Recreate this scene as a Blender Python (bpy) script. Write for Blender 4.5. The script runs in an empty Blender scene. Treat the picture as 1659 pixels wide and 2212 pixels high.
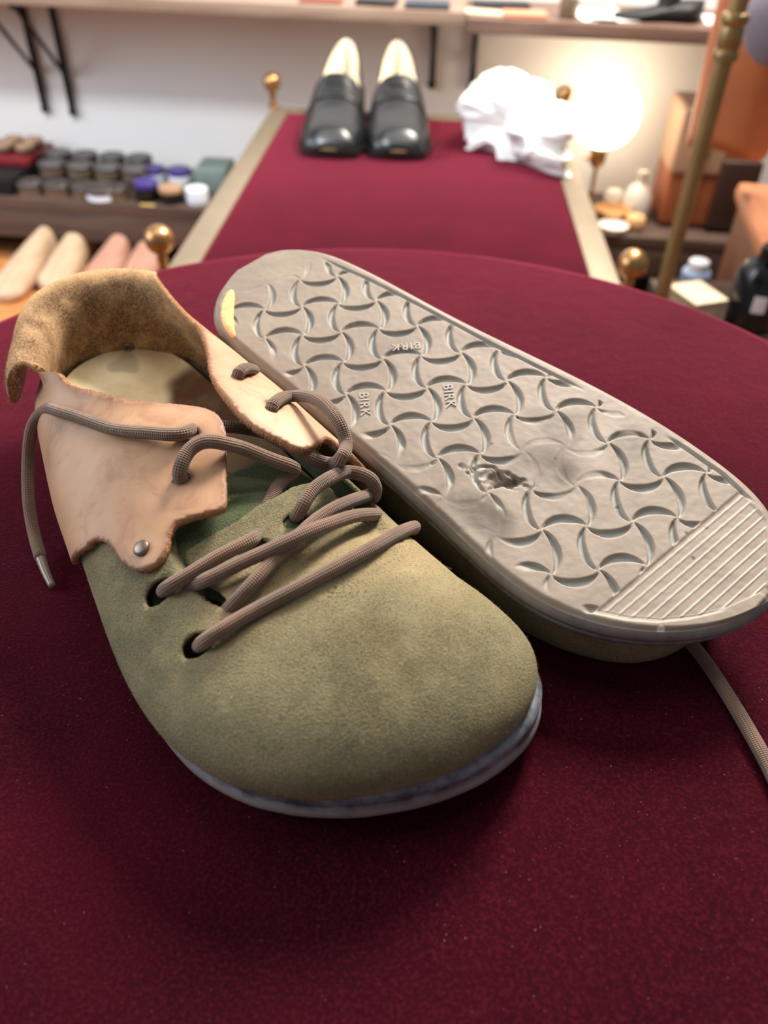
import bpy, bmesh, math, random
import numpy as np
from mathutils import Vector, Matrix
from mathutils.geometry import delaunay_2d_cdt

# ---------------------------------------------------------------- camera, world, lights, exposure
SC = bpy.context.scene
COL = SC.collection
def _camera():
    pitch, roll = math.radians(40.3), math.radians(1.9)
    fw = Vector((0, math.cos(pitch), -math.sin(pitch))); r0 = Vector((1, 0, 0)); u0 = Vector((0, math.sin(pitch), math.cos(pitch)))
    rt = math.cos(roll)*r0 + math.sin(roll)*u0; up = -math.sin(roll)*r0 + math.cos(roll)*u0
    cd = bpy.data.cameras.new('camera'); co = bpy.data.objects.new('camera', cd); COL.objects.link(co)
    M = Matrix((rt, up, -fw)).transposed().to_4x4(); M.translation = Vector((0, 0, .24)); co.matrix_world = M
    cd.sensor_fit = 'VERTICAL'; cd.sensor_height = 36; cd.lens = 36*1750/2212
    cd.clip_start = .01; cd.clip_end = 50
    cd.dof.use_dof = True; cd.dof.focus_distance = .305; cd.dof.aperture_fstop = 8.2
    SC.camera = co
_camera()
W = bpy.data.worlds.new('world'); SC.world = W; W.use_nodes = True
W.node_tree.nodes['Background'].inputs[0].default_value = (.92, .95, 1.0, 1); W.node_tree.nodes['Background'].inputs[1].default_value = .20
SC.view_settings.view_transform = 'Standard'; SC.view_settings.look = 'None'; SC.view_settings.gamma = 1
SC.view_settings.use_curve_mapping = False; SC.view_settings.exposure = 0.28
def area_light(name, loc, target, size, power, color, size_y=None):
    l = bpy.data.lights.new(name, 'AREA'); l.energy = power; l.color = color; l.size = size
    if size_y: l.shape = 'RECTANGLE'; l.size_y = size_y
    o = bpy.data.objects.new(name, l); COL.objects.link(o); o.location = loc
    o.rotation_euler = (Vector(target)-Vector(loc)).to_track_quat('-Z', 'Y').to_euler(); return o
# daylight from the shop window on the left, a ceiling lamp over the back right of the counter, a ceiling panel overhead
area_light('window_daylight', (-2.3, .55, .90), (.0, 1.45, -.2), 1.5, 40, (.86, .92, 1.0), 1.3)
area_light('ceiling_lamp_light', (.50, 1.36, 1.08), (.05, .35, 0), .42, 56, (1.0, .92, .82))
area_light('ceiling_panel_light', (-.1, .75, 1.75), (-.1, .70, 0), 1.5, 14, (1.0, .95, .88), 1.1)
def spot(name, loc, target, power, color, deg, blend, size):
    l = bpy.data.lights.new(name, 'SPOT'); l.energy = power; l.color = color; l.spot_size = math.radians(deg); l.spot_blend = blend; l.shadow_soft_size = size
    o = bpy.data.objects.new(name, l); COL.objects.link(o); o.location = loc; o.rotation_euler = (Vector(target)-Vector(loc)).to_track_quat('-Z', 'Y').to_euler()
spot('wall_fill_spot', (-.75, .35, 1.35), (-.45, 1.83, -.22), 95, (.90, .94, 1.0), 52, .9, .12)      # added fill spot, no lamp seen there, brightens the back wall
# ---------------------------------------------------------------- helpers
def lin(c):
    if isinstance(c, str): c = [int(c[i:i+2], 16) for i in (0, 2, 4)]
    return tuple((v/255/12.92 if v/255 <= .04045 else ((v/255+.055)/1.055)**2.4) for v in c) + (1,)
def tag(o, label=None, cat=None, group=None, kind=None):
    for k, v in (('label', label), ('category', cat), ('group', group), ('kind', kind)):
        if v: o[k] = v
    return o
def empty(name, loc=(0, 0, 0), rz=0):
    o = bpy.data.objects.new(name, None); COL.objects.link(o); o.location = loc; o.rotation_euler = (0, 0, rz); o.empty_display_size = .02
    return o
def mesh_obj(name, v, f, mats, parent=None, org=(0, 0, 0), smooth=True, mi=None, uv=None, attrs=None):
    """one mesh object; v in world metres, org = where its origin (or its parent's) stands"""
    me = bpy.data.meshes.new(name)
    v = np.asarray(v, float) - np.asarray(org, float)
    me.from_pydata(v.tolist(), [], [list(map(int, q)) for q in f])
    if not isinstance(mats, (list, tuple)): mats = [mats]
    for m in mats: me.materials.append(m)
    if mi is not None: me.polygons.foreach_set('material_index', np.asarray(mi, np.int32))
    if smooth: me.polygons.foreach_set('use_smooth', np.ones(len(me.polygons), bool))
    if uv is not None:
        l = me.uv_layers.new(name='UVMap'); idx = np.zeros(len(me.loops), np.int32); me.loops.foreach_get('vertex_index', idx)
        l.data.foreach_set('uv', np.asarray(uv, np.float32)[idx].ravel())
    for k, a in (attrs or {}).items():
        at = me.attributes.new(k, 'FLOAT', 'POINT'); at.data.foreach_set('value', np.asarray(a, np.float32))
    me.update(); me.validate()
    o = bpy.data.objects.new(name, me); COL.objects.link(o)
    if parent: o.parent = parent
    else: o.location = org
    return o
def bm_obj(name, bm, mats, parent=None, smooth=True, loc=(0, 0, 0)):
    me = bpy.data.meshes.new(name); bmesh.ops.recalc_face_normals(bm, faces=bm.faces); bm.to_mesh(me); bm.free()
    for m in (mats if isinstance(mats, (list, tuple)) else [mats]): me.materials.append(m)
    if smooth: me.polygons.foreach_set('use_smooth', np.ones(len(me.polygons), bool))
    o = bpy.data.objects.new(name, me); COL.objects.link(o)
    o.location = loc
    if parent: o.parent = parent
    return o
def auto_smooth(o, ang=40):
    me = o.data; bm = bmesh.new(); bm.from_mesh(me)
    for e in bm.edges: e.smooth = not (len(e.link_faces) == 2 and e.calc_face_angle(0) > math.radians(ang))
    bm.to_mesh(me); bm.free(); return o
def add_box(bm, c, s, bev=0, rot=None, seg=2):
    r = bmesh.ops.create_cube(bm, size=1); vs = r['verts']
    bmesh.ops.scale(bm, vec=s, verts=vs)
    if bev:
        es = list({e for v in vs for e in v.link_edges})
        g = bmesh.ops.bevel(bm, geom=es, offset=bev, segments=seg, profile=.6, affect='EDGES'); vs = list({v for f in g['faces'] for v in f.verts} | {v for v in vs if v.is_valid})
    if rot is not None: bmesh.ops.rotate(bm, cent=(0, 0, 0), matrix=rot, verts=vs)
    bmesh.ops.translate(bm, vec=c, verts=vs); return vs
def box(name, c, s, mat, parent=None, bev=.002, rz=0, rot=None):
    bm = bmesh.new(); add_box(bm, (0, 0, 0), s, bev, rot if rot is not None else (Matrix.Rotation(rz, 3, 'Z') if rz else None))
    return auto_smooth(bm_obj(name, bm, mat, parent, True, c), 30)
def lathe_v(profile, seg=32, c=(0, 0, 0)):
    """profile [(r,z)], closed with fans where r==0"""
    v, f = [], []
    rings = []
    for r, z in profile:
        if r < 1e-6: rings.append([len(v)]); v.append((c[0], c[1], c[2]+z))
        else:
            rings.append(list(range(len(v), len(v)+seg)))
            for k in range(seg): a = 2*math.pi*k/seg; v.append((c[0]+r*math.cos(a), c[1]+r*math.sin(a), c[2]+z))
    for a, b in zip(rings[:-1], rings[1:]):
        for k in range(seg):
            k2 = (k+1) % seg
            if len(a) == 1 and len(b) == 1: continue
            if len(a) == 1: f.append((a[0], b[k2], b[k]))
            elif len(b) == 1: f.append((a[k], a[k2], b[0]))
            else: f.append((a[k], a[k2], b[k2], b[k]))
    return v, f
def lathe(name, profile, mat, parent=None, seg=32, loc=(0, 0, 0), ang=35):
    v, f = lathe_v(profile, seg); bm = bmesh.new()
    bv = [bm.verts.new(p) for p in v]
    for q in f: bm.faces.new([bv[i] for i in q])
    return auto_smooth(bm_obj(name, bm, mat, parent, True, loc), ang)
def tube_v(path, rad, seg=12, flat=1.0, cap=True):
    p = np.asarray(path, float); n = len(p); rad = np.broadcast_to(np.asarray(rad, float), (n,))
    t = np.gradient(p, axis=0); t /= np.linalg.norm(t, axis=1)[:, None]
    u = np.zeros_like(p); ref = np.array([0, 0, 1.]) if abs(t[0][2]) < .9 else np.array([1., 0, 0])
    u[0] = np.cross(ref, t[0]); u[0] /= np.linalg.norm(u[0])
    for i in range(1, n):
        w = u[i-1] - t[i]*(u[i-1]@t[i]); u[i] = w/np.linalg.norm(w)
    b = np.cross(t, u); a = np.linspace(0, 2*np.pi, seg, endpoint=False)
    v = p[:, None] + rad[:, None, None]*(np.cos(a)[None, :, None]*u[:, None] + flat*np.sin(a)[None, :, None]*b[:, None])
    L = np.r_[0, np.cumsum(np.linalg.norm(np.diff(p, axis=0), axis=1))]
    uv = np.stack(np.broadcast_arrays((np.abs(a/np.pi-1))[None]*1.0, L[:, None]), -1).reshape(-1, 2)
    f = [(i*seg+k, i*seg+(k+1) % seg, (i+1)*seg+(k+1) % seg, (i+1)*seg+k) for i in range(n-1) for k in range(seg)]
    v = v.reshape(-1, 3).tolist(); uv = uv.tolist()
    if cap:
        for i, sgn in ((0, -1), (n-1, 1)):
            v.append((p[i]+sgn*t[i]*rad[i]*.5).tolist()); uv.append([.5, L[i]])
            for k in range(seg):
                q = (i*seg+k, i*seg+(k+1) % seg, len(v)-1); f.append(q if sgn > 0 else q[::-1])
    return v, f, uv
def grid_faces(n, m, wrap=False, off=0):
    return [(off+i*m+k, off+i*m+(k+1) % m, off+(i+1)*m+(k+1) % m, off+(i+1)*m+k) for i in range(n-1) for k in range(m if wrap else m-1)]
def in_poly(pts, poly):
    pts = np.asarray(pts, float); poly = np.asarray(poly, float); x, y = pts[:, 0], pts[:, 1]; r = np.zeros(len(pts), bool); j = len(poly)-1
    for i in range(len(poly)):
        xi, yi = poly[i]; xj, yj = poly[j]
        c = ((yi > y) != (yj > y)); d = (yj-yi) if yj != yi else 1e-12
        r ^= c & (x < (xj-xi)*(y-yi)/d + xi); j = i
    return r
def resample(poly, h, closed=True, rough=0, rng=None):
    p = np.asarray(poly, float)
    if closed: p = np.r_[p, p[:1]]
    e = np.r_[0, np.cumsum(np.linalg.norm(np.diff(p, axis=0), axis=1))]; n = max(3, int(e[-1]/h))
    s = np.linspace(0, e[-1], n, endpoint=not closed)
    q = np.stack([np.interp(s, e, p[:, 0]), np.interp(s, e, p[:, 1])], 1)
    if rough: q += rng.normal(0, rough, q.shape)
    return q
def chaikin(p, n=2, closed=True):
    p = np.asarray(p, float)
    for _ in range(n):
        a = p if closed else p[:-1]; b = np.roll(p, -1, 0) if closed else p[1:]
        q = np.empty((2*len(a), p.shape[1])); q[0::2] = .75*a+.25*b; q[1::2] = .25*a+.75*b
        if not closed: q = np.r_[p[:1], q, p[-1:]]
        p = q
    return p
def circle(c, r, n=20, sx=1, sy=1, rot=0):
    a = np.linspace(0, 2*np.pi, n, endpoint=False); x, y = sx*r*np.cos(a), sy*r*np.sin(a)
    return np.stack([c[0]+x*math.cos(rot)-y*math.sin(rot), c[1]+x*math.sin(rot)+y*math.cos(rot)], 1)
def trimmed(outer, holes, h, extra=None):
    """triangulate a plan region with holes: constrained edges + inner points"""
    pts, edges = [], []
    for lp in [outer]+list(holes):
        k = len(pts); n = len(lp); pts += [tuple(q) for q in lp]; edges += [(k+i, k+(i+1) % n) for i in range(n)]
    o = np.asarray(outer); lo, hi = o.min(0), o.max(0)
    gx = np.arange(lo[0], hi[0], h); gy = np.arange(lo[1], hi[1], h*.866)
    g = np.array([(x+(.5*h if j % 2 else 0), y) for j, y in enumerate(gy) for x in gx])
    g = g[in_poly(g, o)]
    b = np.array(pts)
    for hl in holes: g = g[~in_poly(g, hl)]
    keep = np.ones(len(g), bool)
    for i in range(0, len(g), 2000):
        d = ((g[i:i+2000, None]-b[None])**2).sum(-1).min(1); keep[i:i+2000] = d > (h*.45)**2
    allp = pts+[tuple(q) for q in g[keep]]
    if extra is not None: allp += [tuple(q) for q in extra]
    V, E, F, *_ = delaunay_2d_cdt([Vector(q) for q in allp], edges, [], 0, 1e-7)
    V = np.array([tuple(q) for q in V]); F = np.array([f for f in F if len(f) == 3])
    c = V[F].mean(1); ok = in_poly(c, o)
    for hl in holes: ok &= ~in_poly(c, hl)
    F = F[ok]; used = np.unique(F); mp = -np.ones(len(V), int); mp[used] = np.arange(len(used))
    return V[used], mp[F]
def surf_normals(fn, a, b, e=1e-4):
    n = np.cross(fn(a+e, b)-fn(a-e, b), fn(a, b+e)-fn(a, b-e)); return n/np.maximum(np.linalg.norm(n, axis=1), 1e-12)[:, None]
def fix_orient(v, f, nrm):
    v = np.asarray(v); f = np.asarray(f); fn = np.cross(v[f[:, 1]]-v[f[:, 0]], v[f[:, 2]]-v[f[:, 0]])
    if (fn*nrm[f].mean(1)).sum() < 0: f = f[:, ::-1]
    return f
def solidify(o, th, off=-1, inner=None, rim=None):
    m = o.modifiers.new('thickness', 'SOLIDIFY'); m.thickness = th; m.offset = off; m.use_even_offset = False
    if inner is not None: m.material_offset = inner
    if rim is not None: m.material_offset_rim = rim
    return m
def copy_tree(o, parent=None):
    c = o.copy(); COL.objects.link(c); c.parent = parent
    for ch in o.children:
        if ch.name in bpy.data.objects: copy_tree(ch, c)
    return c
def vnoise(p, s, seed=0):
    """cheap smooth value noise on numpy points, -1..1"""
    p = np.asarray(p, float)/s + seed*17.13; i = np.floor(p).astype(int); f = p-i; f = f*f*(3-2*f); d = p.shape[-1]; r = 0
    for k in range(2**d):
        w = 1; h = np.zeros(p.shape[:-1], np.int64)
        for a in range(d):
            b = (k >> a) & 1; w = w*(f[..., a] if b else 1-f[..., a]); h = h*92821 + (i[..., a]+b)*(68917+a*1013)
        h = (h ^ (h >> 13))*1274126177 & 0x7fffffff; h = (h ^ (h >> 16))*668265263 & 0x7fffffff
        r = r + w*((h % 65536)/32768-1)
    return r

# ---------------------------------------------------------------- materials (all procedural)
class NT:
    def __init__(s, name):
        s.m = bpy.data.materials.new(name); s.m.use_nodes = True; s.t = s.m.node_tree; s.b = s.t.nodes['Principled BSDF']
    def n(s, kind, **kw):
        x = s.t.nodes.new(kind)
        for k, v in kw.items():
            if k in x.inputs: x.inputs[k].default_value = v
            else: setattr(x, k, v)
        return x
    def l(s, a, b): s.t.links.new(a, b)
    def coord(s, which='Object'): return s.n('ShaderNodeTexCoord').outputs[which]
    def noise(s, scale, detail=3, rough=.55, src=None, dist=0):
        x = s.n('ShaderNodeTexNoise'); x.inputs['Scale'].default_value = scale; x.inputs['Detail'].default_value = detail; x.inputs['Roughness'].default_value = rough; x.inputs['Distortion'].default_value = dist
        s.l(src or s.coord(), x.inputs['Vector']); return x.outputs['Fac']
    def ramp(s, fac, stops):
        x = s.n('ShaderNodeValToRGB'); e = x.color_ramp.elements
        while len(e) < len(stops): e.new(.5)
        for i, (p, c) in enumerate(stops): e[i].position = p; e[i].color = c
        s.l(fac, x.inputs['Fac']); return x.outputs['Color']
    def mix(s, fac, a, b, mode='MIX'):
        x = s.n('ShaderNodeMix', data_type='RGBA', blend_type=mode)
        for sock, val in ((x.inputs['Factor'], fac), (x.inputs['A'] if False else x.inputs[6], a), (x.inputs[7], b)):
            if isinstance(val, (int, float)): sock.default_value = val
            elif isinstance(val, tuple): sock.default_value = val
            else: s.l(val, sock)
        return x.outputs[2]
    def math(s, op, a, b=None):
        x = s.n('ShaderNodeMath', operation=op)
        for i, val in enumerate((a, b)):
            if val is None: continue
            if isinstance(val, (int, float)): x.inputs[i].default_value = val
            else: s.l(val, x.inputs[i])
        return x.outputs[0]
    def bump(s, h, strength, dist, prev=None):
        x = s.n('ShaderNodeBump'); x.inputs['Strength'].default_value = strength; x.inputs['Distance'].default_value = dist; s.l(h, x.inputs['Height'])
        if prev is not None: s.l(prev, x.inputs['Normal'])
        return x.outputs['Normal']
    def attr(s, name): return s.n('ShaderNodeAttribute', attribute_name=name).outputs['Fac']
    def col(s, c):
        if isinstance(c, tuple): s.b.inputs['Base Color'].default_value = c
        else: s.l(c, s.b.inputs['Base Color'])
    def set(s, **kw):
        for k, v in kw.items():
            q = s.b.inputs[k.replace('_', ' ')]
            if isinstance(v, (int, float, tuple)): q.default_value = v
            else: s.l(v, q)
    def nrm(s, x): s.l(x, s.b.inputs['Normal'])
def simple(name, c, rough=.5, metal=0, nscale=30, namt=.25, bump=0, spec=.5):
    k = NT(name); base = lin(c); f = k.noise(nscale)
    k.col(k.mix(f, tuple(x*(1-namt) for x in base[:3])+(1,), tuple(min(1, x*(1+namt)) for x in base[:3])+(1,)))
    k.set(Roughness=rough, Metallic=metal); k.b.inputs['Specular IOR Level'].default_value = spec
    if bump: k.nrm(k.bump(k.noise(nscale*4), bump, .001))
    return k.m
def velvet(name):
    k = NT(name); a = k.noise(14, 4, .6); b = k.noise(900, 2); c = k.noise(60, 3)
    base = k.mix(k.ramp(a, [(.3, (0, 0, 0, 1)), (.7, (1, 1, 1, 1))]), lin((32, 4, 10)), lin((50, 6, 16)))
    base = k.mix(k.math('MULTIPLY', k.ramp(b, [(.45, (0, 0, 0, 1)), (.75, (1, 1, 1, 1))]), .35), base, lin((96, 24, 40)))
    dust = k.ramp(k.noise(1100, 1, .5), [(.77, (0, 0, 0, 1)), (.81, (1, 1, 1, 1))])
    k.col(k.mix(k.math('MULTIPLY', dust, .5), base, lin((170, 120, 120))))
    k.set(Roughness=1.0); k.b.inputs['Specular IOR Level'].default_value = .05
    k.b.inputs['Sheen Weight'].default_value = 1.0; k.b.inputs['Sheen Roughness'].default_value = .36; k.b.inputs['Sheen Tint'].default_value = lin((255, 100, 132))
    k.nrm(k.bump(b, .5, .0006, k.bump(c, .25, .002)))
    return k.m
def suede(name, c1, c2, c3, fuzz=.5, s=1.0, worn=None):
    k = NT(name); big = k.noise(22*s, 4, .6); mid = k.noise(90*s, 4, .65); fine = k.noise(1500, 2, .7)
    x = k.mix(k.ramp(big, [(.33, (0, 0, 0, 1)), (.66, (1, 1, 1, 1))]), lin(c1), lin(c2))
    if worn:                                                # browner where the nap is rubbed
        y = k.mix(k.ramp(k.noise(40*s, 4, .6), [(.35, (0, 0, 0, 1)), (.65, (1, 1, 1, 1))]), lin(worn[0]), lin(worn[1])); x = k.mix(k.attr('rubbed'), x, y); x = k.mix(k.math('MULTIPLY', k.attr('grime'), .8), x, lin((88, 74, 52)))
    x = k.mix(k.ramp(mid, [(.45, (0, 0, 0, 1)), (.85, (1, 1, 1, 1))]), x, lin(c3))
    x = k.mix(k.math('MULTIPLY', k.ramp(fine, [(.45, (0, 0, 0, 1)), (.68, (1, 1, 1, 1))]), .5), x, tuple(v*1.7 for v in lin(c2)[:3])+(1,))
    x = k.mix(k.math('MULTIPLY', k.ramp(k.noise(1100, 2, .7), [(.5, (0, 0, 0, 1)), (.7, (1, 1, 1, 1))]), .5), x, tuple(v*.45 for v in lin(c1)[:3])+(1,))
    k.col(x); k.set(Roughness=.95); k.b.inputs['Specular IOR Level'].default_value = .15
    k.b.inputs['Sheen Weight'].default_value = .25; k.b.inputs['Sheen Roughness'].default_value = .4; k.b.inputs['Sheen Tint'].default_value = lin(c3)
    k.nrm(k.bump(fine, fuzz, .0008, k.bump(mid, .10, .001)))
    return k.m
def leather_tan():
    k = NT('tan_leather'); big = k.noise(17, 4, .6); mid = k.noise(60, 4, .6, dist=1.2); fine = k.noise(900, 2)
    x = k.mix(k.ramp(big, [(.3, (0, 0, 0, 1)), (.68, (1, 1, 1, 1))]), lin((162, 120, 86)), lin((198, 158, 124)))
    x = k.mix(k.math('MULTIPLY', k.ramp(mid, [(.52, (0, 0, 0, 1)), (.75, (1, 1, 1, 1))]), .55), x, lin((134, 86, 62)))
    x = k.mix(k.math('MULTIPLY', k.attr('edge'), .75), x, lin((112, 64, 46)))
    k.col(x); k.set(Roughness=k.math('ADD', .44, k.math('MULTIPLY', mid, .25)))
    k.b.inputs['Specular IOR Level'].default_value = .42
    k.nrm(k.bump(fine, .08, .0004, k.bump(mid, .10, .001)))
    return k.m
def rubber_sole():
    k = NT('worn_grey_rubber'); big = k.noise(18, 4, .6); fine = k.noise(700, 3); mid = k.noise(120, 4)
    x = k.mix(k.ramp(big, [(.3, (0, 0, 0, 1)), (.7, (1, 1, 1, 1))]), lin((126, 112, 99)), lin((146, 132, 117)))
    x = k.mix(k.math('MULTIPLY', k.ramp(mid, [(.5, (0, 0, 0, 1)), (.8, (1, 1, 1, 1))]), .35), x, lin((160, 149, 136)))
    x = k.mix(k.attr('groove'), x, lin((146, 145, 140)))
    x = k.mix(k.math('MULTIPLY', k.attr('stain'), .9), x, lin((80, 68, 59)))
    x = k.mix(k.attr('chalk'), x, lin((196, 190, 176)))
    k.col(x); k.set(Roughness=.6); k.b.inputs['Specular IOR Level'].default_value = .4
    k.nrm(k.bump(fine, .12, .0005))
    return k.m
def rubber_edge():
    k = NT('sole_edge_rubber'); big = k.noise(40, 4, .65); z = k.attr('band'); fine = k.noise(500, 3)
    x = k.mix(k.ramp(big, [(.35, (0, 0, 0, 1)), (.65, (1, 1, 1, 1))]), lin((104, 100, 98)), lin((136, 131, 126)))
    y = k.mix(k.ramp(k.noise(90, 4, .7), [(.4, (0, 0, 0, 1)), (.62, (1, 1, 1, 1))]), lin((62, 64, 72)), lin((112, 116, 126)))
    k.col(k.mix(z, x, y)); k.set(Roughness=.55); k.b.inputs['Specular IOR Level'].default_value = .4
    k.nrm(k.bump(fine, .15, .0006))
    return k.m
def lace_mat():
    k = NT('braided_lace'); uv = k.n('ShaderNodeUVMap').outputs[0]
    sep = k.n('ShaderNodeSeparateXYZ'); k.l(uv, sep.inputs[0])
    a = k.math('MULTIPLY', sep.outputs[0], 25.13); b = k.math('MULTIPLY', sep.outputs[1], 4200.0)
    h = k.math('MULTIPLY', k.math('SINE', k.math('ADD', a, b)), k.math('SINE', k.math('SUBTRACT', a, b)))
    n = k.noise(70, 3); x = k.mix(k.ramp(n, [(.35, (0, 0, 0, 1)), (.65, (1, 1, 1, 1))]), lin((92, 72, 58)), lin((124, 92, 74)))
    k.col(k.mix(k.math('MULTIPLY', k.math('ADD', k.math('MULTIPLY', h, .5), .5), .45), x, lin((150, 122, 100))))
    k.set(Roughness=.85); k.b.inputs['Specular IOR Level'].default_value = .2
    k.b.inputs['Sheen Weight'].default_value = .3
    k.nrm(k.bump(h, .6, .0006)); return k.m
def wood(name, c1, c2, scale=14, axis=0, rough=.5):
    k = NT(name); mp = k.n('ShaderNodeMapping'); sc = [scale*6]*3; sc[axis] = scale*.5; mp.inputs['Scale'].default_value = sc
    k.l(k.coord(), mp.inputs['Vector']); n = k.noise(1, 5, .65, mp.outputs[0], .6)
    k.col(k.ramp(n, [(.3, lin(c1)), (.7, lin(c2))])); k.set(Roughness=rough); k.nrm(k.bump(n, .15, .002)); return k.m
M = {}
M['velvet'] = velvet('wine_velvet')
M['suede'] = suede('green_suede', (100, 97, 74), (118, 111, 84), (140, 128, 98), .8, 1, ((148, 129, 96), (172, 152, 116)))
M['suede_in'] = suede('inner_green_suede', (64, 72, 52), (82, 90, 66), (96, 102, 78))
M['tan'] = leather_tan()
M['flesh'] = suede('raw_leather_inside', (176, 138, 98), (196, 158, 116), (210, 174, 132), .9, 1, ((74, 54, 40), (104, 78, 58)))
M['edge'] = suede('raw_leather_edge', (150, 104, 70), (176, 132, 94), (196, 152, 112), 1.0, 6)
M['rubber'] = rubber_sole(); M['rubber_edge'] = rubber_edge(); M['lace'] = lace_mat()
M['aglet'] = simple('aglet_plastic', (120, 105, 92), .3)
M['rivet'] = simple('dull_rivet_metal', (120, 104, 96), .38, .8, 600, .3)
M['cork'] = simple('exposed_cork', (222, 186, 128), .9, 0, 300, .2, .4)
M['brass'] = simple('antique_brass', (168, 128, 84), .32, .85, 40, .3)
M['bronze'] = simple('bronze_bar', (138, 124, 104), .48, .55, 20, .2)
M['post'] = simple('aged_brass_pipe', (150, 124, 82), .42, .7, 25, .35)
M['black_metal'] = simple('black_metal', (22, 21, 22), .45, .3)
M['black_leather'] = simple('black_leather', (26, 28, 30), .27, 0, 120, .2, .05)
M['black_sole'] = simple('black_sole_edge', (24, 20, 18), .4)
M['cream_lining'] = simple('cream_lining', (246, 236, 214), .7, 0, 30, .08)
M['wall'] = simple('white_plaster', (240, 236, 232), .9, 0, 8, .02, .05)
M['shelf_dark'] = wood('dark_shelf_wood', (62, 46, 40), (92, 72, 62), 10)
M['shelf_mid'] = wood('grey_brown_shelf_wood', (128, 104, 88), (158, 134, 116), 10)
M['shelf_right'] = wood('burnt_shelf_wood', (84, 62, 52), (128, 100, 86), 14)
M['floor'] = wood('floor_wood', (140, 84, 44), (188, 122, 70), 6, 1)
# ---------------------------------------------------------------- shapes
def spline(xs, ys):
    """natural cubic spline, vectorised over the columns of ys"""
    xs = np.asarray(xs, float); ys = np.asarray(ys, float)
    one = ys.ndim == 1
    if one: ys = ys[:, None]
    n = len(xs); h = np.diff(xs)
    A = np.eye(n); b = np.zeros_like(ys)
    for i in range(1, n - 1):
        A[i, i-1:i+2] = (h[i-1], 2*(h[i-1]+h[i]), h[i])
        b[i] = 6*((ys[i+1]-ys[i])/h[i] - (ys[i]-ys[i-1])/h[i-1])
    m = np.linalg.solve(A, b)
    def f(x):
        x = np.clip(np.asarray(x, float), xs[0], xs[-1]); sh = x.shape; x = x.ravel()
        i = np.clip(np.searchsorted(xs, x) - 1, 0, n - 2)
        a = ((xs[i+1]-x)/h[i])[:, None]; c = ((x-xs[i])/h[i])[:, None]; hh = (h[i]**2)[:, None]
        r = a*ys[i] + c*ys[i+1] + ((a**3-a)*m[i] + (c**3-c)*m[i+1])*hh/6
        return r[:, 0].reshape(sh) if one else r.reshape(sh + (ys.shape[1],))
    return f

def closed_spline(pts, n):
    """periodic smooth curve through pts, resampled to n points at even steps"""
    p = np.asarray(pts, float); k = len(p)
    q = np.concatenate([p[-4:], p, p[:5]])
    d = np.r_[0, np.cumsum(np.linalg.norm(np.diff(q, axis=0), axis=1))]
    f = spline(d, q); s = np.linspace(d[4], d[4+k], 4000)
    c = f(s); e = np.r_[0, np.cumsum(np.linalg.norm(np.diff(c, axis=0), axis=1))]
    t = np.linspace(0, e[-1], n, endpoint=False)
    return np.stack([np.interp(t, e, c[:, j]) for j in range(p.shape[1])], 1)

def open_spline(pts, n):
    p = np.asarray(pts, float)
    d = np.r_[0, np.cumsum(np.linalg.norm(np.diff(p, axis=0), axis=1)**.7)]
    f = spline(d, p); c = f(np.linspace(0, d[-1], max(400, n)))
    e = np.r_[0, np.cumsum(np.linalg.norm(np.diff(c, axis=0), axis=1))]
    t = np.linspace(0, e[-1], n)
    return np.stack([np.interp(t, e, c[:, j]) for j in range(p.shape[1])], 1)

def sstep(a, b, x):
    x = np.clip((np.asarray(x, float)-a)/(b-a), 0, 1); return x*x*(3-2*x)

# front shoe, local frame: t heel -> toe, u across (+ = big toe side), z up
FD = np.array([.5, -.8660254, 0]); FN = np.array([.8660254, .5, 0]); FO = np.array([-.140, .373, 0])
def front_world(p):
    p = np.asarray(p, float)
    return FO + p[..., 0:1]*FD + p[..., 1:2]*FN + p[..., 2:3]*np.array([0, 0, 1.])
OUT1 = [(.235,-.0455),(.215,-.0495),(.18,-.0505),(.14,-.0495),(.10,-.0485),(.065,-.0475),(.035,-.0435),(.014,-.032),
        (.002,-.012),(.001,.004),(.008,.018),(.025,.0285),(.05,.034),(.08,.038),(.11,.043),(.15,.052),(.19,.061),
        (.22,.068),(.245,.0740),(.265,.0735),(.281,.061),(.2890,.039),(.2885,.018),(.2822,-.002),(.271,-.021),(.255,-.036)]
OUT1C = closed_spline(OUT1, 720)
TC, HC = .228, .045
RIM = .0045
def inset(poly, d):
    e = np.roll(poly, -1, 0) - np.roll(poly, 1, 0); e /= np.linalg.norm(e, axis=1)[:, None]
    area = .5*np.sum(poly[:, 0]*np.roll(poly[:, 1], -1) - np.roll(poly[:, 0], -1)*poly[:, 1])
    n = np.stack([-e[:, 1], e[:, 0]], 1) * np.sign(area)
    return poly + n*d
UP1C = inset(OUT1C, np.interp(OUT1C[:, 1], [-.05, -.03, 0, .03, .07], [-.0012, -.0002, .0018, .0036, .0052])[:, None])
def toe_lift(t): return .0095*np.clip((np.asarray(t)-.20)/.09, 0, 1.3)**2
def side_u(poly, t, side):
    uc = .5*(poly[:, 1].max()+poly[:, 1].min()) - .004
    sel = poly[(poly[:, 1] > uc) if side > 0 else (poly[:, 1] < uc)]
    o = np.argsort(sel[:, 0]); return np.interp(t, sel[o, 0], sel[o, 1])
ridge_u = spline([.03,.08,.12,.16,.20,.228], [-.006,-.004,.000,.005,.010,.013])
ridge_h = spline([.0,.05,.10,.13,.16,.19,.21,.228], [.075,.075,.073,.0705,.066,.060,.0565,.053])
Z0 = .012
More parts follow.
